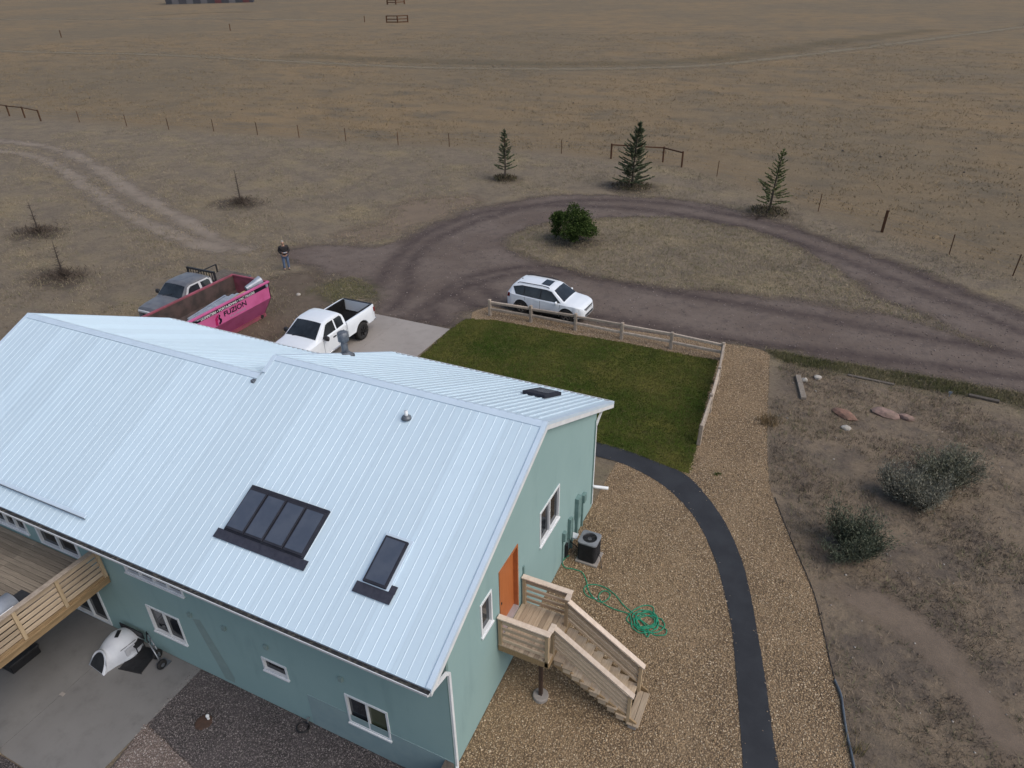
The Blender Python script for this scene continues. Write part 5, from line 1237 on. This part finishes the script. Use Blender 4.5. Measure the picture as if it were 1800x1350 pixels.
def spruce(pix, h, rad, label, cols, seed, bend=0, density=1., lowgap=.12, skirt=True):
    rr = np.random.default_rng(seed); p = px(*pix)
    T = thing('spruce_tree', label, 'tree', tuple(p), 0, 'young spruces behind the loop drive')
    top = np.array((bend, 0, h))
    axis = lambda t: np.array((bend*t*t, .05*math.sin(t*5), h*t))
    obj('trunk', B().tube([axis(t) for t in np.linspace(0, .97, 10)], [.085*(1-.85*t) for t in np.linspace(0, 1, 10)], 7), 'bark', T, True)
    C = []; D = []; bb = B()
    z = lowgap
    while z < .985:
        nb = int((5+rr.integers(0, 3))*density); L0 = rad*(1-z)**.8*(1.0 if z > .2 else .9)+.05
        a0 = rr.uniform(0, 6.28)
        for k in range(nb):
            if rr.random() < .12: continue
            a = a0+k*6.283/nb+rr.normal(0, .25); L = L0*rr.uniform(.55, 1.2); up = .12+.65*z+rr.normal(0, .1)
            s_ = axis(z+rr.normal(0, .006)); d_ = np.array((math.cos(a), math.sin(a), up)); d_ /= np.linalg.norm(d_)
            e = s_+d_*L; e[2] += .06*L; bb.tube([s_, (s_+e)/2-np.array((0,0,.03*L)), e], [.014,.010,.004], 4, False)
            m_ = max(8, int(74*L*density))
            for q in range(m_):
                t = rr.uniform(.18, 1.0); c = s_+(e-s_)*t-np.array((0,0,.03*L*math.sin(t*3.1))); side = np.array((-math.sin(a), math.cos(a), 0))*rr.choice((-1,1))*rr.uniform(.2, 1)
                tw = (1-t)*.28*L; cc = c+side*rr.uniform(0, tw)
                C.append(cc); D.append(d_*.7+side*.6+np.array((0,0,rr.uniform(-.1,.5))))
        z += (.055 if z < .5 else .042)*rr.uniform(.8, 1.2)
    for q in range(60):
        t = rr.uniform(.86, 1.02); C.append(axis(min(t,1.0))); D.append(np.array((rr.normal(0,.5), rr.normal(0,.5), 1)))
    obj('branches', bb, 'bark', T)
    leaf_mesh('crown', np.array(C), np.array(D), .17, .06, cols, T)
    if skirt:
        n = 500; a = rr.uniform(0, 6.28, n); r_ = np.sqrt(rr.random(n))*rad*.85
        C2 = np.column_stack([np.cos(a)*r_*1.1, np.sin(a)*r_*.9, rr.uniform(0, .28, n)*(1-.5*r_/rad)]); D2 = np.column_stack([rr.normal(0,.6,n), rr.normal(0,.6,n), np.ones(n)])
        leaf_mesh('brush', C2, D2, .28, .05, [(.075,.06,.042),(.11,.088,.058),(.07,.072,.036)], T, 'stuff')
    m_ = crom(np.array([(p[0]+rad*1.25*math.cos(t)*(1+.2*math.sin(3*t+seed)), p[1]+rad*1.1*math.sin(t)) for t in np.linspace(0, 6.28, 12, endpoint=False)]), 3)
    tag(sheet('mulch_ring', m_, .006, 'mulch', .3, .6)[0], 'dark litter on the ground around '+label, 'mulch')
NEED = [(.07,.088,.05),(.095,.115,.066),(.054,.068,.038),(.125,.145,.088)]
NEED3 = [(.085,.11,.042),(.115,.14,.058),(.065,.08,.034),(.145,.165,.08)]
spruce((888,316), 3.95, 1.05, 'slim spruce, leftmost of the three conifers', NEED, 3, .0, .9, .20)
spruce((1110,330), 4.95, 1.75, 'tallest spruce in front of the rusty brace fence', NEED, 5, .35, 1.25, .08)
spruce((1352,374), 4.35, 1.4, 'sparse yellowish conifer at the right end of the loop drive', NEED3, 9, .25, .75, .14)

def bush():
    p = px(1006, 425); T = thing('leafy_tree', 'bushy bright green deciduous tree on the loop island', 'tree', tuple(p)); rr = np.random.default_rng(4)
    b = B()
    lob = []
    for k in range(46):
        a = rr.uniform(0, 6.28); r_ = 1.22*math.sqrt(rr.random()); z = rr.uniform(.95, 2.2)-.38*r_*r_
        c = np.array((math.cos(a)*r_*1.15, math.sin(a)*r_, z)); lob.append((c, rr.uniform(.16, .40)))
        b.tube([(rr.normal(0,.06), rr.normal(0,.06), 0), c*np.array((.4,.4,.5)), c], [.028,.016,.005], 5, False)
    lob += [(np.array((0,0,2.45)), .32), (np.array((1.15,.1,1.35)), .35), (np.array((-1.2,0,1.15)), .33)]
    obj('stems', b, 'bark', T)
    C = []; D = []
    for c, s_ in lob:
        n = int(300*s_/.35); v = rr.normal(0, 1, (n, 3)); v /= np.linalg.norm(v, axis=1)[:, None]; rad = s_*rr.random(n)**.45*(1+.5*np.abs(rr.normal(0,.5,n)))
        C.append(c+v*rad[:, None]*np.array((1.1,1.1,.8))); D.append(v+np.array((0,0,.2))+rr.normal(0,.5,(n,3)))
    T.scale = (.92,.92,.9)
    leaf_mesh('crown', np.concatenate(C), np.concatenate(D), .12, .085, [(.032,.056,.014),(.048,.075,.020),(.022,.038,.010),(.07,.10,.03)], T)
    m_ = crom(np.array([(p[0]+1.9*math.cos(t)*(1+.15*math.sin(3*t)), p[1]-.2+1.5*math.sin(t)) for t in np.linspace(0, 6.28, 12, endpoint=False)]), 3)
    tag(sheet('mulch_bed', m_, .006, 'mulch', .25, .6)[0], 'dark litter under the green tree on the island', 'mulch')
bush()
def sage(pix, rad, h, label, cols, seed, n=16000):
    p = px(*pix); T = thing('sagebrush', label, 'shrub', (p[0], p[1], p[2]), 0, 'sagebrush right of the gravel yard'); rr = np.random.default_rng(seed)
    b = B(); C = []; D = []
    sub = [(rr.normal(0, rad*.42), rr.normal(0, rad*.42), rr.uniform(.65, 1.05)) for _ in range(13)]; sub = [(x_*1.15, y_*1.15, min(z_*rr.uniform(.8,1.2),1.15)) for x_, y_, z_ in sub]
    for k in range(190):
        sx, sy, sh = sub[rr.integers(0, 13)]; a = rr.uniform(0, 6.28); el = rr.uniform(.15, 1.0)
        base = np.array((sx*.35, sy*.35, 0)); q = rr.uniform(.5, 1.); d_ = np.array((math.cos(a)*el*.9, math.sin(a)*el*.9, 1.0)); d_ /= np.linalg.norm(d_)
        e = np.array((sx, sy, 0))+d_*h*sh*q; r2 = math.hypot(e[0], e[1])
        if r2 > rad: e[:2] *= rad/r2
        mid = (base+e)/2+np.array((0,0,-.05)); b.tube([base, mid, e], [.018,.011,.003], 4, False)
        m_ = n//190
        t = rr.uniform(.22, 1.06, m_)[:, None]; pts = base*(1-t)**2+2*mid*t*(1-t)+e*t*t+rr.normal(0, .085, (m_, 3)); pts[:,2] = np.maximum(pts[:,2], .03)
        C.append(pts); D.append(np.tile(d_, (m_, 1))+rr.normal(0, .45, (m_, 3)))
    obj('stems', b, 'bark', T); leaf_mesh('crown', np.concatenate(C), np.concatenate(D), .10, .02, cols, T)
SG = [(.18,.178,.138),(.22,.215,.17),(.14,.14,.11),(.26,.25,.20)]
sage((1503,975), 1.12, 1.35, 'dark green sagebrush nearest the gravel edge', [(.085,.10,.068),(.115,.13,.09),(.062,.074,.05),(.155,.165,.118)], 2, 20000)
sage((1595,880), .95, 1.25, 'grey sagebrush, left one of the pair behind the dark one', SG, 3)
sage((1658,858), 1.2, 1.45, 'wide grey green sagebrush, right one of the pair', [(.15,.155,.108),(.195,.195,.145),(.11,.116,.082),(.235,.23,.175)], 6, 20000)
def sapling(pix, top, label, seed):
    p = px(*pix); rr = np.random.default_rng(seed); z = p[2]
    T = thing('bare_sapling', label, 'tree', tuple(p), 0, 'bare saplings left of the vehicles')
    h = 2.0
    for hh in np.arange(1., 6, .02):
        if proj((p[0],p[1],z+hh))[1] <= top: h = hh; break
    lx = rr.normal(0,.05)
    obj('trunk', B().tube([(lx*t*t,0,h*t) for t in np.linspace(0,1,7)], [.065*(1-.8*t) for t in np.linspace(0,1,7)], 6), 'deadwood', T, True)
    b = B()
    for k in range(46):
        t = rr.uniform(.08,.9); a = rr.uniform(0,6.28); L = (.5*(1-t)+.08)*rr.uniform(.5,1.2); s_ = np.array((lx*t*t,0,h*t)); b.tube([s_, s_+np.array((math.cos(a)*L,math.sin(a)*L,L*.35))], [.016,.005], 4, False)
    obj('twigs', b, 'deadwood', T)
    n = 700; a = rr.uniform(0, 6.28, n); r_ = np.abs(rr.normal(0, .7, n)); C = np.column_stack([np.cos(a)*r_*1.4, np.sin(a)*r_, rr.random(n)*.35*np.exp(-r_)]); D = np.column_stack([rr.normal(0,.8,n), rr.normal(0,.8,n), np.ones(n)*.8])
    leaf_mesh('dead_brush', C, D, .35, .03, [(.09,.07,.056),(.12,.095,.075),(.07,.055,.045)], T, 'stuff')
    m_ = crom(np.array([(p[0]-.4+1.9*math.cos(t)*(1+.2*math.sin(2*t+seed)), p[1]-.2+1.3*math.sin(t)) for t in np.linspace(0, 6.28, 12, endpoint=False)]), 3)
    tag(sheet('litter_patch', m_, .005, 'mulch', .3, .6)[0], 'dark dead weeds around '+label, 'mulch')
sapling((424,358), 298, 'bare sapling in the yard above the dumpster', 1)
sapling((69,410), 355, 'bare sapling at far left below the pale track', 2)
sapling((113,488), 422, 'bare sapling nearest the left end of the roof', 3)

# ================================================================== rocks, timbers, small yard things
def rock(name, pix, size, mt, label, cat, seed, rz=0, group=None):
    import bmesh
    p = px(*pix); bm = bmesh.new(); bmesh.ops.create_icosphere(bm, subdivisions=3, radius=1); rr = np.random.default_rng(seed)
    bm.clear()
    for _ in range(46):
        v = rr.normal(0, 1, 3); v /= np.linalg.norm(v); v *= rr.uniform(.78, 1.05); bm.verts.new(Vector((v[0]*size[0], v[1]*size[1], v[2]*size[2])))
    r_ = bmesh.ops.convex_hull(bm, input=bm.verts); bmesh.ops.delete(bm, geom=[g for g in r_['geom_interior'] if isinstance(g, bmesh.types.BMVert)], context='VERTS')
    bmesh.ops.bevel(bm, geom=list(bm.edges), offset=min(size)*.06, segments=1, affect='EDGES', clamp_overlap=True)
    me = bpy.data.meshes.new(name); bm.to_mesh(me); bm.free(); o = obj(name, me, mt); o.location = (p[0], p[1], p[2]+size[2]*.35); o.rotation_euler = (0, 0, rz); tag(o, label, cat, group)
rock('white_rock', (1414,670), (.16,.14,.13), 'paleston', 'white rock at the end of the lying timber', 'rock', 1)
rock('white_rock', (1437,665), (.19,.15,.12), 'paleston', 'white rock a little right of the lying timber', 'rock', 2)
rock('white_rock', (1487,754), (.20,.15,.12), 'paleston', 'white rock below the red boulder', 'rock', 3)
rock('white_rock', (525,519), (.16,.13,.10), 'paleston', 'small pale rock lying on the grass behind the white pickup', 'rock', 6)
rock('red_boulder', (1484,730), (.55,.30,.15), 'sandstone', 'flat red sandstone boulder, the left and redder one', 'boulder', 4, R(-32))
rock('pink_boulder', (1556,728), (.64,.30,.16), 'palesand', 'pinkish layered sandstone boulder right of the red one', 'boulder', 5, R(-10))
rock('pink_boulder', (1592,736), (.34,.2,.15), 'palesand', 'small pinkish sandstone piece at the right end of the large pink boulder', 'boulder', 8, R(-18))
def timber(a, b, w_, h_, label, mt='oldwood', name='timber'):
    p, q = Vector(px(*a)), Vector(px(*b)); T = thing(name, label, 'timber', tuple(p))
    obj('beam', B().beam((0,0,h_/2), q-p+Vector((0,0,h_/2)), w_, h_), mt, T, bevel=.012)
    d_ = (q-p).normalized(); e = d_*((q-p).length*.3); obj('spike', B().tube([e+Vector((0,0,h_)), e+Vector((0,0,h_+.02))], .012, 6), 'galv', T)
timber((1402,663), (1412,703), .22, .13, 'grey timber lying alone beside the gravel edge', 'midwood')
timber((1490,660), (1572,677), .14, .06, 'dark weathered edging timber below the green verge', 'oldwood')
timber((1702,696), (1756,708), .18, .10, 'short weathered edging timber at far right below the verge', 'oldwood')
e = px(1668, 697); K = thing('blue_stake', 'small blue marker among the weeds near the short timber', 'stake', tuple(e)); obj('stake', B().tube([(0,0,0),(.02,0,.22)], .02, 6), 'bluehose', K); obj('tag', B().box(-.06,.07,-.01,.01,.15,.24), 'bluehose', K)
# landscape edging along the gravel
ed = crom([px(*q)[:2] for q in [(1362,875),(1371,900),(1391,950),(1413,1000),(1431,1045),(1443,1090),(1456,1150),(1468,1200)]], 5, False)
T = thing('garden_edging', 'black strip edging between tan gravel and weeds', 'edging', (ed[0][0], ed[0][1], .7)); o3 = Vector((ed[0][0], ed[0][1], .7))
b = B()
for p, q in zip(ed[:-1], ed[1:]): b.beam(Vector((p[0],p[1],float(G(*p))+.005))-o3, Vector((q[0],q[1],float(G(*q))+.005))-o3, .02, .05)
obj('strip', b, 'edging', T)
obj('stakes', B().tube([Vector((ed[9][0]+.03,ed[9][1],float(G(*ed[9]))))-o3, Vector((ed[9][0]+.03,ed[9][1],float(G(*ed[9]))+.12))-o3], .012, 6).tube([Vector((ed[24][0]+.03,ed[24][1],float(G(*ed[24]))))-o3, Vector((ed[24][0]+.03,ed[24][1],float(G(*ed[24]))+.12))-o3], .012, 6), 'edging', T)
ed = crom([px(*q)[:2] for q in [(1466,1198),(1477,1224),(1481,1250),(1487,1290),(1496,1330),(1510,1400)]], 5, False)
T = thing('blue_edging', 'loose bluish edging strip at the lower right gravel edge', 'edging', (ed[0][0], ed[0][1], float(G(*ed[0])))); o3 = Vector(T.location)
b = B(); h_ = .05
for p, q in zip(ed[:-1], ed[1:]): b.beam(Vector((p[0],p[1],float(G(*p))+h_))-o3, Vector((q[0],q[1],float(G(*q))+h_))-o3, .018, .08)
obj('strip', b, 'bluehose', T); obj('lip', B().tube([Vector((p[0]+.01,p[1],float(G(*p))+h_+.045))-o3 for p in ed], .009, 6), 'bluehose', T)

# air conditioner
def condenser():
    T = thing('air_conditioner', 'black air conditioner condenser beside the gable wall', 'air conditioner', (.68,7.22,float(G(.68,7.22))))
    obj('pad', B().box(-.33,.36,-.33,.33,-.02,.05), 'concrete', T, bevel=.01)
    s_ = .29; n = 6
    def rr_(s, r): return [(sx*(s-r)+r*math.cos(t), sy*(s-r)+r*math.sin(t)) for sx, sy, t0 in ((1,1,0),(-1,1,90),(-1,-1,180),(1,-1,270)) for t in np.radians(np.linspace(t0, t0+90, n))]
    obj('coil_cabinet', B().prism(rr_(s_-.01,.09), lambda a,b_,t: (a,b_,t), .07, .74), 'black', T)
    bl = B()
    for k in range(13): bl.prism(rr_(s_,.09), lambda a,b_,t: (a,b_,t), .10+k*.048, .115+k*.048)
    obj('louvres', bl, 'trim', T)
    A = rr_(s_+.01,.10); m_ = len(A); C = [(.22*math.cos(t), .22*math.sin(t)) for t in np.linspace(0, 2*math.pi, m_, endpoint=False)]
    V = [(x,y,.78) for x,y in A]+[(x,y,.80) for x,y in C]+[(x,y,.735) for x,y in A]+[(x,y,.70) for x,y in C]
    F = []
    for k in range(m_):
        j = (k+1)%m_; F += [(k,j,m_+j,m_+k),(k,2*m_+k,2*m_+j,j),(m_+k,m_+j,3*m_+j,3*m_+k)]
    obj('top_rim', B().add(V, F), 'acgrey', T)
    g = B()
    for r_ in (.05,.10,.15,.20): g.tube([(r_*math.cos(t), r_*math.sin(t), .785) for t in np.linspace(0,6.2832,25)], .004, 4, False)
    for k in range(8): t = k*math.pi/4; g.tube([(0,0,.785),(.22*math.cos(t),.22*math.sin(t),.79)], .004, 4)
    obj('grille', g, 'black', T)
    fb = B()
    for k in range(4):
        t = k*math.pi/2+.4; fb.add([(.03*math.cos(t-.5),.03*math.sin(t-.5),.70),(.19*math.cos(t-.3),.19*math.sin(t-.3),.69),(.19*math.cos(t+.4),.19*math.sin(t+.4),.74),(.03*math.cos(t+.5),.03*math.sin(t+.5),.73)], [(0,1,2,3)])
    obj('fan', fb, 'galv', T); obj('motor', B().lathe([(.06,.68),(.06,.76)], (0,0,0), 12), 'acgrey', T)
    obj('line_set', B().tube([(-.27,-.1,.25),(-.4,-.05,.35),(-.62,.0,.4)], .018, 6), 'black', T, True); obj('whip', B().tube([(.3,-.05,.3),(.4,-.1,.25),(.46,-.2,.08),(.52,-.3,.03)], .012, 6), 'black', T, True)
condenser()

# green hose: real loops on the gravel
def hose():
    zz = lambda x, y: (920+x/4.354, 820+y/4.354)
    L = [(350,685),(312,712),(298,745),(320,778),(365,786),(412,798),(450,815),(470,850),(485,890),(492,935),(512,978),(545,1016),(580,1040),(622,1036),(655,1010),(662,980),(640,960),(610,958),(585,975),(575,1005),(592,1036),(632,1066),(685,1092),(745,1112),(805,1133)]
    rr = np.random.default_rng(12)
    for k in range(5):
        cx, cy = 925+rr.normal(0,10), 1185+rr.normal(0,8); ax, ay = 102-k*7+rr.normal(0,6), 82-k*7+rr.normal(0,5)
        if k == 2: cx += 40; ax += 22; cy += 30
        for t in np.linspace(0, 2*math.pi, 13, endpoint=False): L.append((cx-ax*math.cos(t)+rr.normal(0,4), cy+ay*math.sin(t)+rr.normal(0,4)))
    L += [(860,1155),(910,1200),(960,1270),(950,1310),(925,1280),(930,1240),(990,1220),(1060,1232),(1095,1262),(1080,1295),(1020,1298),(950,1270),(870,1230),(795,1190),(800,1150),(850,1100),(925,1068),(990,1080),(1000,1130),(1030,1200),(1010,1250),(900,1180),(830,1120),(765,1065),(705,990),(645,942),(585,916),(530,908),(482,916),(462,950),(482,990),(522,1010),(548,1016)]
    P = [px(*zz(*q)) for q in L]; C = crom(P, 5, False)
    rr2 = np.arange(len(C)); C = C.copy(); C[:,2] += .024+.012*(1+np.sin(rr2*.9))*((rr2 > 120) & (rr2 < len(C)-100))
    T = thing('garden_hose', 'tangled green garden hose on the gravel by the stairs', 'hose', tuple(P[0])); o = Vector(P[0])
    obj('tubing', B().tube([Vector(c)-o for c in C], .017, 6), 'hose', T, True)
    obj('coupling', B().tube([Vector(C[-1])-o, Vector(C[-1])-o+Vector((.05,.03,0))], .022, 8), 'chrome', T)
hose()
# coiled black hose by the front wall
c = at(534,1279,-.93); T = thing('hose_coil', 'black coiled hose under the front wall tap', 'hose', (c[0],c[1]-.02,-.922)); L = []
for t in np.linspace(0, 2*math.pi*5, 110): L.append(((.17+.012*math.sin(t*.37))*math.cos(t), (.15+.012*math.cos(t*.41))*math.sin(t), .02+.004*t/6.28+.008*math.sin(t*2.3)))
obj('tubing', B().tube(L, .013, 6), 'black', T, True); obj('coupling', B().tube([L[-1], tuple(Vector(L[-1])+Vector((.0,.05,.1)))], .016, 6), 'knob', T)
# rusty soil patch with a white cleanout cap
c = at(358,1270,-.93); T = thing('cleanout', 'white capped pipe in a rusty patch of soil', 'pipe cap', (c[0],c[1],-.925))
obj('soil', B().lathe([(.24,.0),(.2,.02),(.12,.035),(.03,.04)], (0,0,0), 18), 'orangedirt', T, True); obj('pipe', B().lathe([(.035,0),(.035,.13)], (.06,.12,0), 12), 'white', T); obj('cap', B().lathe([(.045,.13),(.045,.17),(.02,.18)], (.06,.12,0), 12), 'white', T)

# white dog house (dome with a tunnel), mat, hand truck and others on the patio
def doghouse():
    T = thing('dog_house', 'white moulded plastic dome dog house on the patio', 'dog house', (-10.93,-.56,-.914), R(-96))
    # +x is towards the opening
    def ring(x, w_, h_, n=20, z0=.0): return [(x, w_*math.cos(t), z0+h_*max(0, math.sin(t))**.85) for t in np.linspace(0, math.pi, n)]
    st = [(-.62,.05,.06),(-.60,.22,.30),(-.52,.36,.48),(-.35,.46,.60),(-.1,.50,.655),(.12,.46,.60),(.26,.41,.54),(.40,.37,.50),(.62,.34,.46),(.70,.36,.48),(.74,.36,.48)]
    n = 20; V = []
    for i_, (x, w_, h_) in enumerate(st): V += [(a_-(.75*max(0,(i_-6)/4))*c_,b_,c_) for a_,b_,c_ in ring(x, w_, h_, n)]
    F = [(i*n+k,i*n+k+1,(i+1)*n+k+1,(i+1)*n+k) for i in range(len(st)-1) for k in range(n-1)]+[tuple(range(n))]
    k0 = len(V); V += [(x-.75*z,y,z) for x,y,z in ring(.765,.29,.40,n,.03)]; a = (len(st)-1)*n; F += [(a+k,a+k+1,k0+k+1,k0+k) for k in range(n-1)]
    obj('shell', B().add(V, F), 'plastic', T, True)
    obj('base_rim', B().prism([(.53*math.cos(t)-.1, .54*math.sin(t)) for t in np.linspace(0,2*math.pi,28,endpoint=False)], lambda a_,b_,t: (a_,b_,t), .0, .06).box(.2,.73,-.33,.33,0,.03), 'plastic', T)
    obj('opening', B().add([(x-.75*z-.012,y*.995,z) for x,y,z in ring(.765,.29,.40,n,.03)], [tuple(range(n))]), 'black', T)  # black sheet across the mouth, painting the shade inside the tunnel
    obj('interior', B().box(.20,.21,-.3,.3,.0,.38), 'black', T)  # black upright panel standing in for the darkness deeper in
    obj('vent', B().beam((-.22,-.05,.662),(-.02,.10,.662),.10,.02), 'black', T)
    obj('seam', B().tube([(-.35+.5*t,.47*math.cos(.55)+.0,.60*math.sin(.75)) for t in (0,.5,.95)], .008, 5), 'trim', T)
    obj('side_panel', B().beam((-.25,.47,.26),(.05,.475,.26),.02,.24), 'plasticgrey', T)
doghouse()
c = at(246,1160,-.93); T = thing('floor_mat', 'dark square mat between the dog house and the hand truck', 'mat', (c[0],c[1],-.914), R(12)); obj('mat', B().box(-.36,.36,-.4,.42,0,.03), 'black', T, bevel=.008); obj('hem', B().box(-.38,.38,-.42,-.40,0,.035), 'trim', T)
def handtruck():
    c = at(283,1168,-.93); T = thing('hand_truck', 'two-wheeled hand truck leaning on the wall under the window', 'hand truck', (c[0],c[1],-.914), R(0))
    a, b_ = (-.42,.22,.95), (-.0,.0,.16); a2, b2 = (-.12,.30,.95), (.30,.05,.16)
    a, a2 = (-.62,.30,.62), (-.36,.10,.62); b_, b2 = (-.12,.14,.14), (.10,-.04,.14)
    obj('side_rail', B().tube([a, b_], .018, 6), 'chrome', T, True); obj('side_rail', B().tube([a2, b2], .018, 6), 'chrome', T, True)
    for t in (.15,.5,.85): obj('cross_bar', B().tube([tuple(Vector(a).lerp(Vector(b_), t)), tuple(Vector(a2).lerp(Vector(b2), t))], .014, 6), 'galv', T)
    obj('handle', B().tube([a, (-.68,.31,.68), (-.42,.11,.68), a2], .02, 6), 'black', T, True)
    for x in (-.24,.16):
        w_ = obj('wheel', B().lathe([(.06,-.05),(.13,-.05),(.15,-.02),(.15,.02),(.13,.05),(.06,.05)], (0,0,0), 18, 'x'), 'tyre', T, True); w_.location = (x,.14 if x < 0 else -.06,.15); obj('hub', B().lathe([(.06,-.055),(.06,.055)], (0,0,0), 12, 'x'), 'galv', w_)
    obj('axle', B().tube([(-.24,.14,.15),(.16,-.06,.15)], .014, 6), 'galv', T); obj('toe_plate', B().box(-.1,.22,-.08,.2,.01,.03), 'galv', T)
handtruck()
c = at(215,1112,-.93)
T = thing('dark_planter', 'dark folded chair frame against the wall behind the dog house', 'chair', (-11.15,-.28,-.914))  # chair frame, made of seat, legs and backrest
obj('seat', B().box(-.1,.85,-.14,.14,.28,.33), 'black', T, bevel=.01)
for x in (-.08,.80):
    for y in (-.12,.12): obj('leg', B().tube([(x,y,0),(x,y,.29)], .016, 6), 'trim', T)
obj('backrest', B().box(-.1,.85,.15,.18,.36,.62), 'black', T, bevel=.01)
c = at(38,1160,-.93); T = thing('storage_tote', 'dark storage box in the shade under the deck', 'box', (c[0],c[1],-.914)); obj('tub', B().box(-.3,.3,-.42,.42,0,.3), 'black', T, bevel=.02); obj('lid', B().box(-.32,.32,-.44,.44,.3,.34), 'trim', T, bevel=.01)
c = at(110,1221,-.93); T = thing('paper_scrap', 'small pale scrap lying on the patio joint', 'scrap', (c[0],c[1],-.914)); obj('sheet', B().box(-.07,.07,-.05,.05,0,.012), 'concrete', T); obj('fold', B().box(-.02,.06,-.05,.0,.012,.02), 'concrete', T)
# weeds at the gravel edge
q = px(1507, 1320); X = np.random.default_rng(3).normal(0, .12, (10, 2))+q[:2]
tag(tufts('tall_straw', X, .55, .02, 4, (.26,.21,.11), (.20,.16,.08), kind=None, lean=.5, spread=.05), 'clump of tall dry straw at the lower right gravel edge', 'grass')
for pix_, l in (((1352,742),'tan dry grass clump at the gravel edge right of the rail fence'),):
    q = px(*pix_); X = np.random.default_rng(5).normal(0, .22, (60, 2))+q[:2]
    tag(tufts('dry_clump', X, .3, .02, 5, (.24,.17,.09), (.19,.14,.08), kind=None, lean=.7, spread=.06), l, 'grass')
q = px(1260, 835); X = np.random.default_rng(6).normal(0, .05, (12, 2))+q[:2]
tag(tufts('green_weed', X, .12, .03, 5, (.05,.08,.02), (.07,.09,.03), kind=None, lean=.9, spread=.04), 'small green weed growing in the gravel near the path bend', 'weed')
